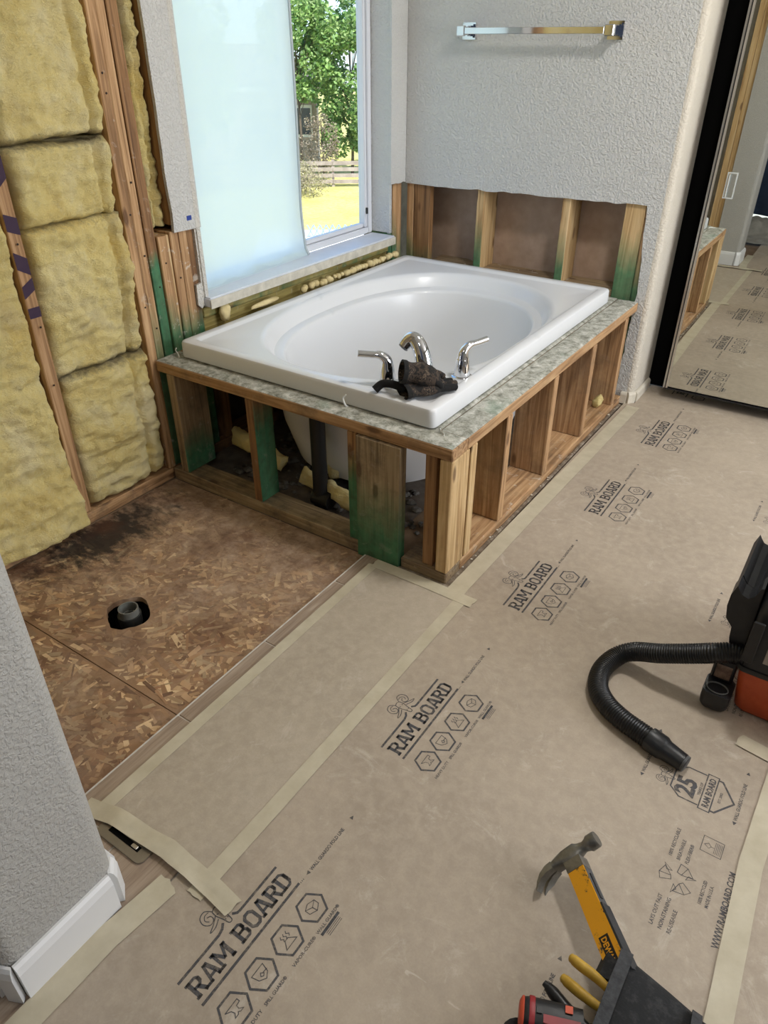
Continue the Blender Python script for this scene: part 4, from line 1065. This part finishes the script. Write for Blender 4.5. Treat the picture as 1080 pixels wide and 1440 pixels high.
# recycling block and website
def recycle_geo():
    g = G(); z = 0
    for k in range(3):
        a0 = PI / 2 + k * 2 * PI / 3
        def Q(r, a): return (r * math.cos(a0 + a), r * math.sin(a0 + a))
        stroke(g, [Q(.031, -.55), Q(.034, .12), Q(.034, .55), Q(.013, .75), Q(.012, .05)], .0014, z, True)
        stroke(g, [Q(.034, .12), Q(.012, .05)], .0014, z); stroke(g, [Q(.024, -.35), Q(.036, -.62), Q(.016, -.70)], .0014, z, True)
    for q, s_ in enumerate(('LAYS OUT FAST', 'NON-STAINING', 'RE-USEABLE')): text_geo(g, s_, .0105, -.118, .014 - q * .0165, z, .0002, .92)
    for q, s_ in enumerate(('100% RECYCLABLE', 'BREATHABLE', 'FLEX-FIBER®')): text_geo(g, s_, .0100, .040, .022 - q * .0165, z, .0002, .88)
    for q, s_ in enumerate(('100% RECYCLED', 'MADE IN U.S.A.')): text_geo(g, s_, .0095, -.030, -.052 - q * .013, z, .0002, .80)
    stroke(g, [(.088, -.022), (.126, -.022), (.126, -.062), (.088, -.062)], .0014, z, True)
    stroke(g, [(.100, -.036), (.106, -.027), (.112, -.034), (.106, -.040), (.100, -.036)], .0013, z)
    stroke(g, [(.106, -.040), (.106, -.046)], .0013, z)
    for q in range(5): stroke(g, [(.093 , -.047 - q * .003), (.121, -.047 - q * .003)], .0009, z)
    return g
rg = to_floor(recycle_geo(), 0, 0).mesh('printed_recycling_mark')
for k in range(-1, 4): put('printed_recycling_mark', rg, M_INK, main, (.842, -.553 + PER * k, Z_I))
g = G(); text_geo(g, 'WWW.RAMBOARD.COM', .0175, 0, 0, 0, .0005, .86)
wg = to_floor(g, 0, 0, PI / 2 + .02).mesh('printed_website')
for k in range(-1, 4): put('printed_website', wg, M_INK, main, (.941, -.650 + PER * k, Z_I))
# the cut print that shows under the mirror
g = G(); slab(g, 'R', 0, 0, .032, .036, 0); stroke(g, [(-.02, .050), (.03, .050)], .005, 0); stroke(g, [(-.02, -.012), (.03, -.012)], .005, 0); hexa(g, .0, -.064, .0295, 0); hexa(g, .0, -.064, .014, 0, .0016)
put('printed_logo', to_floor(g, 0, 0).mesh('printed_logo_cut'), M_INK, main, (.225, 1.838, Z_I))

# ------------------------------------------------------------------ grey floor plate
fp = thing('floor_plate', 'grey metal floor plate with rounded corners and a black slot', 'floor plate', (-.125, -1.102, 0))
ring = [(-.126 + x, -1.096 + y) for x, y in srect(.138, .062, .014, 5)]
G().prism([(x, y, .0004) for x, y in ring], (0, 0, .005)).put('plate', plain('brushed_nickel', (138, 130, 118), .4, .6, .05, 60, 6), fp)
bar('slot', (-.172, -.082), (-1.1105, -1.0985), (.0055, .0062), M_BLACK, fp, .0003)
bar('slide_lever', (-.104, -.088), (-1.1085, -1.1005), (.0063, .0085), plain('slide_metal', (176, 170, 160), .3, .7), fp, .001)

# ------------------------------------------------------------------ shop vacuum
vc = thing('shop_vacuum', 'orange and black shop vacuum standing on the floor board at right', 'vacuum', (1.03, .13, 0))
M_ORANGE = plain('orange_plastic', (186, 78, 36), .5, 0, .1, 90, 8)
cx, cyv = 1.035, .135
def vring(w, d, r, z, dx=0, dy=0):
    r = r * .42
    return [(cx + dx + x, cyv + dy + y, z) for x, y in srect(w, d, r, 6)]
G().loft([vring(.385, .335, .05, .008), vring(.405, .350, .05, .02), vring(.425, .365, .045, .10), vring(.435, .372, .045, .142)]).put('tank', M_ORANGE, vc, 40)
G().loft([vring(.446, .380, .045, .1425), vring(.450, .384, .045, .148), vring(.446, .380, .045, .156)]).put('lid_rim', M_BLKPLASTIC, vc, 40)
G().loft([vring(.440, .374, .05, .1565), vring(.438, .372, .05, .22), vring(.434, .366, .05, .31), vring(.420, .350, .07, .350), vring(.38, .31, .09, .372)]).put('lid', plain('black_lid', (30, 31, 34), .5, 0, .15, 100, 6), vc, 40)
# side carrying handle / wand clip standing out at the left
hp = [(.789, -.02, .150), (.777, -.02, .197), (.774, -.02, .230), (.757, -.02, .250), (.751, -.02, .285), (.752, -.02, .318), (.760, -.02, .346), (.766, -.02, .336), (.774, -.02, .326), (.788, -.02, .321), (.800, -.02, .333), (.807, -.02, .357), (.8135, -.02, .360), (.8135, -.02, .158)]
G().prism(hp, (0, .050, 0)).put('wand_clip', M_BLKPLASTIC, vc)
G().prism([(x + .002, y + .056, z - .004) for x, y, z in hp], (0, .20, 0)).put('side_body', plain('black_side', (20, 20, 22), .55, 0, .1, 90, 5), vc)
bar('latch', (.815, .84), (-.066, -.06), (.18, .30), M_BLKPLASTIC, vc, .004)
bar('label_plate', (.86, .93), (-.0545, -.0515), (.185, .235), plain('label_silver', (156, 148, 138), .4, .2, 0, 60, 10), vc, .001)
# accessory holder at the front left foot
G().loft([[(.792 + x * k, -.045 + y * k, z) for x, y in srect(.066, .075, .016, 5)] for k, z in ((.80, .012), (.95, .022), (1.0, .036), (1.0, .066))]).put('accessory_holder', M_BLKPLASTIC, vc, 40)
G().loft([[(.790 + math.cos(2 * PI * j / 20) * r * 1.1, -.058 + math.sin(2 * PI * j / 20) * r * .85, z - .009) for j in range(20)] for r, z in ((.021, .0755), (.0235, .0765), (.0235, .0790), (.0215, .0790), (.0210, .0765))], False, False).put('holder_ring', plain('worn_grey', (110, 110, 108), .5), vc, 40)
bar('holder_label', (.772, .808), (-.0285, -.0275), (.076, .118), plain('label_picture', (104, 78, 60), .35, 0, 0, 80, 50), vc, .0005)
bar('holder_back', (.764, .816), (-.027, -.006), (.0665, .135), M_BLKPLASTIC, vc, .004)
# hose
hpts = [(.835, -.026, .168), (.800, -.026, .165), (.759, -.035, .150), (.724, -.036, .130), (.645, -.039, .090), (.579, -.033, .056), (.543, -.056, .036), (.527, -.114, .028), (.540, -.175, .028), (.575, -.217, .028), (.620, -.242, .028), (.668, -.257, .028), (.694, -.264, .028)]
cpts = catmull(hpts, 40); dense = []
acc = 0; rad = []; prev = cpts[0]
tot = [0]
for a, b in zip(cpts, cpts[1:]): tot.append(tot[-1] + (b - a).length)
N = 620; k = 0
for i in range(N + 1):
    s_ = tot[-1] * i / N
    while k < len(tot) - 2 and tot[k + 1] < s_: k += 1
    f_ = (s_ - tot[k]) / max(1e-9, tot[k + 1] - tot[k]); dense.append(cpts[k].lerp(cpts[k + 1], f_)); rad.append(.0242 + .0013 * math.sin(2 * PI * s_ / .0062))
G().tube(dense, rad, 20).put('hose', M_RUBBER, vc, 180)
d_ = (dense[-1] - dense[-8]).normalized(); e_ = dense[-1]
d_ = Vector((d_.x, d_.y, -.04)).normalized()
nz_ = [(0, .0280), (.004, .0285), (.036, .0280), (.040, .0255), (.046, .0235), (.070, .0215), (.088, .0205)]
G().tube([e_ + d_ * t for t, r in nz_], [r for t, r in nz_], 24, True).put('hose_nozzle', plain('black_nozzle', (28, 29, 31), .4, 0, .1, 80, 6), vc, 40)
G().tube([e_ + d_ * .0885, e_ + d_ * .0945], .0198, 20).tube([e_ + d_ * .095, e_ + d_ * .0955], .0150, 20).put('nozzle_mouth', plain('dusty_nozzle_mouth', (70, 70, 70), .6, 0, .2, 90, 20), vc, 40)

# ------------------------------------------------------------------ hammer
hm = thing('claw_hammer', 'claw hammer with worn yellow and grey handle stuck in the tool pouch', 'hammer', (.65, -.66, 0))
hd = Vector((.69, -.72, .02)).normalized(); pv = Vector((-.58, -.48, -.66)); pv = (pv - hd * hd.dot(pv)).normalized(); uv_ = hd.cross(pv)
if uv_.z < 0: uv_ = -uv_
H0 = Vector((.660, -.662, .066))
def hx(a, b, c): return H0 + pv * a + hd * b + uv_ * c       # a: towards claw, b: along handle, c: up
M_STEEL = plain('worn_steel', (124, 122, 116), .42, .75, .2, 70, 26)
def sec(a, b, c, w, h, p=4, n=16):
    out = []
    for j in range(n):
        t = 2 * PI * j / n; k = (abs(math.cos(t)) ** p + abs(math.sin(t)) ** p) ** (-1 / p); out.append((a, b + math.cos(t) * k * w, c + math.sin(t) * k * h))
    return [hx(*q) for q in out]
g = G().loft([sec(-.058, 0, 0, .0145, .0145, 2), sec(-.055, 0, 0, .0155, .0155, 2), sec(-.040, 0, 0, .0155, .0155, 2), sec(-.036, 0, 0, .0125, .0125, 2), sec(-.028, 0, 0, .010, .010, 2), sec(-.016, 0, 0, .012, .012, 3),
              sec(-.010, 0, 0, .015, .014, 4), sec(.016, .001, 0, .0145, .0145, 4), sec(.026, .001, 0, .0125, .0155, 3), sec(.036, .002, 0, .0095, .017, 3), sec(.044, .004, 0, .0075, .0185, 3)])
for s_ in (-1, 1):
    g.loft([[hx(a + 0, b + db, s_ * (c0_ + dc)) for db, dc in ((-t, 0), (-t, wd), (t, wd), (t, 0))] for a, b, t, c0_, wd in ((.043, .004, .0068, .0015, .016), (.056, .007, .0060, .0026, .0185), (.070, .014, .0048, .0036, .0195), (.081, .024, .0034, .0046, .019), (.088, .034, .0014, .0056, .018))])
g.put('hammer_head', M_STEEL, hm, 40)
def wornyellow():
    t = NT('worn_yellow'); pos = t.coord('World'); c = t.mix(t.step(t.noise(pos, 45, 7, .75), .57, .63), lin(226, 158, 24), lin(66, 60, 48))
    t.base(c); t.set(Roughness=.45); return t.m
M_YEL = wornyellow(); M_GREY = plain('grey_handle', (86, 88, 92), .5, .3, .1, 60, 14)
def hbox(a0, a1, b0, b1, c0_, c1, aw=0, name='', mat=None, tp=0):
    pts = []
    for b, k in ((b0, 0), (b1, 1)): pts.append([hx(a0 - aw * k, b, c0_ - tp * k), hx(a1 + aw * k, b, c0_ - tp * k), hx(a1 + aw * k, b, c1), hx(a0 - aw * k, b, c1)])
    return G().loft(pts).put(name, mat, hm)
hbox(-.0165, .0180, .014, .225, -.0150, .0130, .002, 'handle_shaft', M_GREY)
hbox(-.0160, .0185, .036, .215, .0131, .0158, .002, 'yellow_grip_face', M_YEL)
hbox(-.0170, .0190, .0145, .036, -.0155, .0165, 0, 'neck_collar', M_STEEL)
hbox(-.0190, -.0166, .050, .098, -.0040, .0040, 0, 'handle_groove', plain('dark_groove', (46, 47, 50), .6))
hbox(-.0205, -.0166, .110, .225, -.0150, .0150, .002, 'black_grip', plain('dark_grey_rubber', (40, 42, 45), .6, 0, .2, 90, 8))
hbox(-.0075, .0115, .160, .214, .0159, .0163, 0, 'name_plate', plain('black_label', (22, 20, 18), .5))
g = G(); text_geo(g, 'DEWALT', .0150, 0, 0, 0, .0005, .80)
bx, by = hd, -pv
g.v = [hx(.0078, .163, .0166) + hd * v.x + (-pv) * v.y for v in g.v]
g.put('handle_lettering', M_YEL, hm)

# ------------------------------------------------------------------ tool pouch and the tools in it
tp_ = thing('tool_pouch', 'black dusty tool pouch lying on the floor boards at the bottom edge', 'tool pouch', (.84, -.95, 0))
def pouch_mat():
    t = NT('black_canvas'); pos = t.coord('World'); c = t.mix(t.math('MULTIPLY', t.step(t.noise(pos, 38, 8, .75), .50, .76), .45), lin(20, 21, 23), lin(86, 86, 86))
    t.base(c); t.set(Roughness=.85); t.bump(t.noise(pos, 240, 3), .4, .002); return t.m
M_POUCH = pouch_mat()
def blob(rings_, seed, amp=.006):
    g = G().loft(rings_); g.v = [v + Vector((noise.noise(v * 14 + Vector((seed, 0, 0))), noise.noise(v * 14 + Vector((0, seed, 0))), noise.noise(v * 14 + Vector((0, 0, seed))))) * amp for v in g.v]
    for v in g.v: v.z = max(v.z, .0055)
    return g
def prg(x, yc, w, zc, h, n=30, p=2.6):
    out = []
    for j in range(n):
        t = 2 * PI * j / n; k = (abs(math.cos(t)) ** p + abs(math.sin(t)) ** p) ** (-1 / p); out.append(Vector((x, yc + math.cos(t) * k * w, zc + math.sin(t) * k * h)))
    return out
blob([prg(.850, -.925, .05, .05, .02), prg(.815, -.922, .105, .05, .035), prg(.797, -.920, .118, .050, .042), prg(.796, -.920, .124, .051, .047), prg(.803, -.918, .130, .052, .049), prg(.83, -.925, .130, .053, .050), prg(.88, -.940, .134, .053, .050), prg(.94, -.955, .142, .052, .048), prg(1.02, -.97, .145, .05, .044), prg(1.10, -.98, .13, .045, .036), prg(1.12, -.98, .10, .04, .02)], 3, .009).put('pouch_body', M_POUCH, tp_, 60)
blob([[Vector(p) for p in q] for q in ([(.738 + x, -1.030 + y, .006) for x, y in srect(.12, .135, .03, 5)], [(.738 + x, -1.030 + y, .028) for x, y in srect(.125, .14, .03, 5)], [(.738 + x, -1.032 + y, .040) for x, y in srect(.10, .115, .03, 5)])], 8, .005).put('side_pocket', M_POUCH, tp_, 60)
def band(pts, hw, name, mat):
    P = catmull(pts, 6); rings = []
    for i, p in enumerate(P):
        d = (P[min(i + 1, len(P) - 1)] - P[max(0, i - 1)]).normalized(); s_ = Vector((1, 0, -.1)); s_ = (s_ - d * s_.dot(d)).normalized(); n_ = s_.cross(d).normalized()
        rings.append([p + s_ * hw - n_ * .0014, p + s_ * hw + n_ * .0014, p - s_ * hw + n_ * .0014, p - s_ * hw - n_ * .0014])
    G().loft(rings).put(name, mat, tp_)
M_WEB = plain('webbing', (50, 51, 53), .8, 0, .4, 200, 14)
band([(.806, -.786, .060), (.806, -.793, .088), (.807, -.825, .107), (.806, -.875, .110), (.806, -.930, .110), (.806, -.99, .108), (.806, -1.04, .088)], .0105, 'strap', M_WEB)
band([(.93, -.818, .078), (.93, -.84, .096), (.935, -.90, .106), (.94, -.97, .107), (.945, -1.05, .09)], .008, 'strap', M_WEB)
blob([[Vector((x, -.800 - .052 * k, z)) for x, z in ((.770, .052), (.800, .046), (.806, .086), (.778, .080))] for k in (0, .5, 1)], 5, .006).put('inner_flap', M_POUCH, tp_, 60)
# pliers
pl = thing('pliers', 'pliers with dusty yellow dipped handles sticking out of the tool pouch', 'pliers', (.76, -.87, .05))
M_DIP = plain('yellow_dip', (186, 148, 48), .5, 0, .15, 60, 22)
for nm, pts in (('handle', [(.727, -.848, .074), (.750, -.853, .077), (.772, -.856, .078), (.800, -.862, .076), (.835, -.872, .072)]),
                ('handle', [(.727, -.882, .066), (.750, -.888, .070), (.772, -.892, .072), (.800, -.894, .072), (.835, -.890, .070)])):
    P = catmull(pts, 7); n = len(P)
    G().tube(P, [.0060 if i == 0 else .0086 if i < 3 else .0096 + .0012 * math.sin(i * .2) for i in range(n)], 14, True, .8).put(nm, M_DIP, pl, 60)
G().tube([(.834, -.881, .071), (.850, -.883, .070), (.875, -.885, .066)], [.012, .014, .007], 12, True, .6).put('jaw', M_STEEL, pl, 50)
# red and black multi-driver lying beside the pouch
dr = thing('cordless_screwdriver', 'black and red cordless tool lying in front of the pliers at the bottom edge', 'power tool', (.71, -.95, .05))
da = Vector((.93, .36, .02)).normalized(); dn = Vector((0, 0, 1)); ds = da.cross(dn).normalized()
D0 = Vector((.694, -.966, .058))
def drr(t, w, h, n=20, p=3): return [D0 + da * t + ds * math.cos(2 * PI * j / n) * w * (abs(math.cos(2 * PI * j / n)) ** p + abs(math.sin(2 * PI * j / n)) ** p) ** (-1 / p) + dn * math.sin(2 * PI * j / n) * h * (abs(math.cos(2 * PI * j / n)) ** p + abs(math.sin(2 * PI * j / n)) ** p) ** (-1 / p) for j in range(n)]
M_RED = plain('red_plastic', (142, 30, 36), .45, 0, 0, 60, 8)
G().loft([drr(-.004, .017, .016), drr(.0, .023, .020), drr(.012, .025, .022), drr(.06, .025, .022), drr(.095, .023, .021)]).put('body', M_BLKPLASTIC, dr, 45)
G().loft([drr(.010, .0262, .0232), drr(.012, .0266, .0236), drr(.017, .0266, .0236), drr(.019, .0262, .0232)]).put('red_band', M_RED, dr, 45)
G().loft([drr(-.0048, .0182, .0170), drr(-.001, .0242, .0210), drr(.002, .0244, .0214)], True, False).put('end_ring', plain('orange_red_trim', (196, 76, 48), .5), dr, 45)
def on_top(t0, t1, s0, s1, name, mat):
    c = D0 + dn * .0224; G().loft([[c + da * t + ds * q + dn * z for q, z in ((s0, 0), (s1, 0), (s1, .0022), (s0, .0022))] for t in (t0, t1)]).put(name, mat, dr)
on_top(.032, .090, .004, .017, 'red_panel', M_RED); on_top(.066, .078, -.016, -.005, 'switch', plain('orange_switch', (214, 84, 44), .5)); on_top(.021, .030, -.006, .004, 'button', M_BLKPLASTIC)
# socket roll behind it
ot = thing('screwdriver', 'black handled screwdriver tip poking out behind the cordless tool', 'screwdriver', (.73, -.91, .05))
G().tube([(.712, -.902, .052), (.724, -.906, .052), (.75, -.916, .053), (.80, -.930, .055)], [.008, .0105, .010, .009], 12).put('grip', M_RUBBER, ot, 50)
G().tube([(.7115, -.9018, .052), (.705, -.900, .052)], [.006, .005], 10).put('end_cap', M_BLKPLASTIC, ot, 50)

# ------------------------------------------------------------------ small bits
tag(bar('painters_tape_piece', (DWX + .0004, DWX + .0012), (.231, .252), (.878, .893), plain('blue_tape', (36, 62, 142), .6), None, .0002), 'small blue painters tape piece on the drywall left of the window', 'tape')
def curl(pts, label):
    P = catmull(pts, 6); tag(G().tube(P, .0028, 6, True, .5).put('caulk_strip', plain('white_caulk', (226, 226, 222), .5), None, 60), label, 'caulk')
curl([(-1.118, .058, .464), (-1.115, .052, .480), (-1.122, .050, .492), (-1.118, .052, .500)], 'thin curl of white caulk at the left front corner of the tub')
curl([(-.395, .060, .463), (-.400, .052, .472), (-.408, .054, .490), (-.400, .058, .502)], 'curl of white caulk standing on the deck in front of the tub')
curl([(-.090, .085, .464), (-.080, .070, .467), (-.065, .062, .464), (-.058, .050, .464)], 'curl of white caulk at the near corner of the tub')
# dust sheet and plastic behind the camera (seen in the mirror)
ds_ = thing('dust_barrier', 'dark blue plastic dust barrier hanging in the doorway, seen in the mirror', 'dust barrier', (.25, -2.4, 0))
vs, fs = [], []
for i in range(31):
    for j in range(81):
        u = j / 80; z = .16 + 1.9 * i / 30
        vs.append((-.42 + 1.9 * u, -2.55 + .035 * math.sin(u * 34 + 1.2 * math.sin(z * 2)) + .02 * noise.noise(Vector((u * 9, z * 3, 1))), z))
for i in range(30):
    for j in range(80):
        a = i * 81 + j; fs.append((a, a + 1, a + 82, a + 81))
put('hanging_film', mesh_from('hanging_film', vs, fs, 180), plain('blue_film', (52, 66, 92), .3, 0, 0, 60, 6), ds_)
vs, fs = [], []
for i in range(31):
    for j in range(81):
        u, v = j / 80, i / 30
        vs.append((-.40 + 1.85 * u, -2.50 + .42 * v, .006 + .20 * (1 - v) ** 1.5 * (.7 + .5 * noise.noise(Vector((u * 7, v * 2, 2)))) + .05 * abs(noise.noise(Vector((u * 16, v * 7, 5)))) * (1 - v * .8)))
for i in range(30):
    for j in range(80):
        a = i * 81 + j; fs.append((a, a + 1, a + 82, a + 81))
put('crumpled_film', mesh_from('crumpled_film', vs, fs, 180), plain('grey_film', (150, 146, 138), .35, 0, 0, 60, 10), ds_)

# unseen ceiling lamps, added as fill to brighten the room (above the frame)
for i, (x, y) in enumerate(((.62, .42), (.9, -1.9))):
    t = thing('ceiling_fill_lamp', ('added flush ceiling fill lamp above the floor boards', 'added flush ceiling fill lamp behind the viewer')[i], 'lamp', (x, y, CEIL))
    G().lathe([(.16, -.001), (.165, -.02), (.15, -.045), (.145, -.045)], 32, (x, y, CEIL - .002)).put('housing', M_WHITE, t, 40)
    dm = NT('fill_lamp_diffuser'); dm.base((1, 1, 1, 1)); dm.b.inputs['Emission Color'].default_value = (1, .95, .88, 1); dm.b.inputs['Emission Strength'].default_value = 5.0
    G().lathe([(.142, -.0475), (.10, -.062), (.001, -.068)], 32, (x, y, CEIL - .002)).put('diffuser', dm.m, t, 180)
    l = bpy.data.lights.new('fill_lamp_light', 'AREA'); l.shape = 'DISK'; l.size = .28; l.energy = (17, 3)[i]; l.color = (1, .97, .93)
    o = bpy.data.objects.new('fill_lamp_light', l); COL.objects.link(o); o.location = (x, y, CEIL - .075)

# ------------------------------------------------------------------ outdoors
GZ = -5.0
def lawn_mat():
    t = NT('lawn_grass'); pos = t.coord('World'); n = t.noise(pos, .6, 6, .7); n2 = t.noise(t.mapping(pos, (1, 1, 1), (0, 0, .6)), 5, 6, .8)
    c = t.ramp(n, [(.3, lin(190, 180, 104)), (.6, lin(222, 208, 138))]); c = t.mix(t.step(n2, .45, .7), c, lin(164, 162, 84)); t.base(c); t.set(Roughness=.95); t.bump(n2, .8, .1); return t.m
lawn = bar('lawn', (-90, -3), (-20, 100), (GZ - .3, GZ), lawn_mat(), None, .01); lawn['kind'] = 'structure'
def out(az, dist, z=GZ):
    a = math.radians(az); return Vector((CAM[0] - math.sin(a) * dist, CAM[1] + math.cos(a) * dist, z))
vdir = out(37.5, 1, 0) - Vector((CAM[0], CAM[1], 0)); sdir = Vector((vdir.y, -vdir.x, 0))   # away, and to the right
def obox(c, w, d, z0, z1):
    a, b = sdir * w / 2, vdir * d / 2; c = Vector((c.x, c.y, 0))
    pts = [c - a - b, c + a - b, c + a + b, c - a + b]
    return G().prism([(p.x, p.y, z0) for p in pts], (0, 0, z1 - z0))
fc = out(37.5, 41); fn = thing('garden_fence', 'weathered grey rail fence along the back of the lawn', 'fence', fc)
fw = plain('weathered_grey', (158, 144, 136), .9, 0, .4, 6, 18)
for k in range(-3, 4):
    obox(fc + sdir * k * 2.4, .14, .14, GZ, GZ + 1.25).put('fence_post', fw, fn)
    if k < 3:
        for q in range(4): obox(fc + sdir * (k * 2.4 + 1.2) - vdir * .1, 2.38, .04, GZ + .16 + q * .29, GZ + .34 + q * .29).put('fence_rail', fw, fn)
hc = out(38.75, 50); hs = thing('neighbour_house', 'beige neighbouring house with white trimmed window behind the trees', 'house', hc)
obox(hc - sdir * 4.2, 9, 7, GZ, GZ + 4.0).put('siding', plain('beige_siding', (170, 156, 146), .9), hs)
obox(hc - sdir * 4.2, 9.9, 7.9, GZ + 4.01, GZ + 4.25).put('eave', plain('white_eave', (226, 222, 216), .7), hs)
c = hc - sdir * 4.2
G().loft([[(p.x, p.y, GZ + z) for p, z in ((c - sdir * 4.9 - vdir * 3.9, 4.26), (c + sdir * 4.9 - vdir * 3.9, 4.26), (c + sdir * 4.9 + vdir * 3.9, 4.26), (c - sdir * 4.9 + vdir * 3.9, 4.26))],
          [(p.x, p.y, GZ + z) for p, z in ((c - sdir * 4.0 - vdir * .1, 6.2), (c + sdir * 2.2 - vdir * .1, 6.2), (c + sdir * 2.2 + vdir * .1, 6.2), (c - sdir * 4.0 + vdir * .1, 6.2))]]).put('roof', plain('roof_shingle', (122, 114, 112), .9, 0, .3, 3, 12), hs)
for k in (-.62, -2.8, -5.2):
    wc_ = hc + sdir * k - vdir * 3.53
    wfm = obox(wc_, 1.3, .08, GZ + 1.75, GZ + 3.35).put('window_frame', plain('white_eave', (226, 222, 216), .7), hs)
    for q in (-1, 1): obox(wc_ + sdir * q * .3 - vdir * .03, .5, .08, GZ + 1.9, GZ + 3.2).put('window_pane', plain('dark_pane', (76, 80, 88), .2), wfm)
def leaf_mat():
    t = NT('leaves'); a = t.new('ShaderNodeAttribute', attribute_name='Col').outputs['Color']; t.base(a); t.set(Roughness=.55)
    tl = t.new('ShaderNodeBsdfTranslucent'); t.link(a, tl.inputs[0]); m = t.new('ShaderNodeMixShader'); m.inputs[0].default_value = .4
    t.link(t.b.outputs[0], m.inputs[1]); t.link(tl.outputs[0], m.inputs[2]); t.link(m.outputs[0], t.out.inputs[0]); return t.m
M_LEAF = leaf_mat(); M_BARK = plain('bark', (96, 84, 72), .95, 0, .6, 10, 12)
def tree(c, h, r, n, label, pal, seed, trunk=.16, leaf=.16, low=.2, name='tree', group=None, part='foliage'):
    t = thing(name, label, name if name != 'tree' else 'tree', c, group); rr = random.Random(seed)
    g = G().tube(catmull([c, c + Vector((.05, .03, h * .25)), c + Vector((-.08, .1, h * .55)), c + Vector((0, 0, h * .85))], 4), [trunk * (1 - .8 * i / 12) for i in range(13)], 8)
    cl = []
    for k in range(34):
        u, v = rr.uniform(0, 2 * PI), rr.uniform(-1, 1); q = rr.uniform(.35, 1) ** .6
        p = c + Vector((math.cos(u) * math.sqrt(1 - v * v) * r * q, math.sin(u) * math.sqrt(1 - v * v) * r * q, h * (low + (1 - low) * .5) + v * h * (1 - low) * .5 * q)); cl.append((p, rr.uniform(.28, .5) * r))
        if k % 2 == 0:
            s_ = c + Vector((0, 0, max(h * .2, (p.z - c.z) * .65))); g.tube([s_, s_.lerp(p, .5) + Vector((0, 0, .1)), p], [trunk * .3, trunk * .2, trunk * .06], 5)
    g.put('trunk', M_BARK, t, 60)
    vs, fs, cs = [], [], []
    for k in range(n):
        p, q = rr.choice(cl); d = Vector((rr.gauss(0, 1), rr.gauss(0, 1), rr.gauss(0, .8))); d = d.normalized() * q * rr.uniform(.3, 1.0) ** .5
        b = p + d; a = Vector((rr.gauss(0, 1), rr.gauss(0, 1), rr.gauss(0, .6))).normalized(); s_ = a.orthogonal().normalized(); L = leaf * rr.uniform(.6, 1.3); k0 = len(vs)
        vs += [b - a * L * .5, b + s_ * L * .28, b + a * L * .5, b - s_ * L * .28]; fs.append((k0, k0 + 1, k0 + 2, k0 + 3))
        w = rr.uniform(.8, 1.15); cs += [lin(*[min(255, x * w) for x in rr.choice(pal)])] * 4
    put(part, mesh_from(part, vs, fs, None, cs), M_LEAF, t, kind='stuff')
gp_ = [(124, 158, 86), (148, 178, 106), (108, 144, 80), (168, 192, 124)]
tree(out(39.7, 43.5), 8.6, 1.75, 9000, 'tall bright green tree behind the left half of the clear pane', gp_, 1, trunk=.09, leaf=.24, low=.46, group='garden trees outside the window')
tree(out(36.1, 44.5), 8.8, 1.85, 12000, 'dense green tree behind the right half of the clear pane', gp_, 2, trunk=.09, leaf=.24, low=.08, group='garden trees outside the window')
tree(out(30.6, 46), 8.6, 2.2, 6000, 'green garden tree hidden right of the window frame', gp_, 5, leaf=.26, low=.2, group='garden trees outside the window')
tree(out(47, 39), 8.8, 2.0, 6000, 'green garden tree behind the frosted plastic sheet', gp_, 6, leaf=.26, low=.2, group='garden trees outside the window')
dry = [(168, 150, 134), (148, 134, 118), (184, 170, 152), (132, 124, 104)]
tree(out(38.2, 42.6), 3.2, .95, 2600, 'dry brown shrub in front of the neighbouring house', dry, 3, trunk=.04, leaf=.11, low=.1, name='shrub')
tree(out(39.9, 38.4), 1.5, 1.2, 2200, 'low pale shrub at the left end of the visible fence', [(190, 180, 150), (164, 158, 124), (148, 140, 112)], 4, trunk=.03, leaf=.10, low=.05, name='shrub')
# pale patio pad with a white folding lattice frame at the lawn's near edge
pdc = out(38.3, 28.4)
pad = obox(pdc, 5, 4.2, GZ, GZ + .06).put('patio_pad', plain('pale_concrete', (206, 204, 200), .9, 0, .2, 4, 8)); tag(pad, 'pale concrete patio pad on the lawn below the window', 'patio')
lt = thing('lattice_frame', 'white folding lattice frame standing on the patio pad below the window', 'lattice', out(37.9, 29.2, GZ + .06))
lc = out(37.9, 29.2)
for k in range(-3, 4):
    for s_ in (-1, 1):
        a, b = lc + sdir * (k * .24 - .12 * s_), lc + sdir * (k * .24 + .12 * s_)
        G().tube([(a.x, a.y, GZ + .07), (b.x, b.y, GZ + .5)], .022, 6).put('slat', plain('blue_grey_paint', (150, 168, 190), .5), lt)
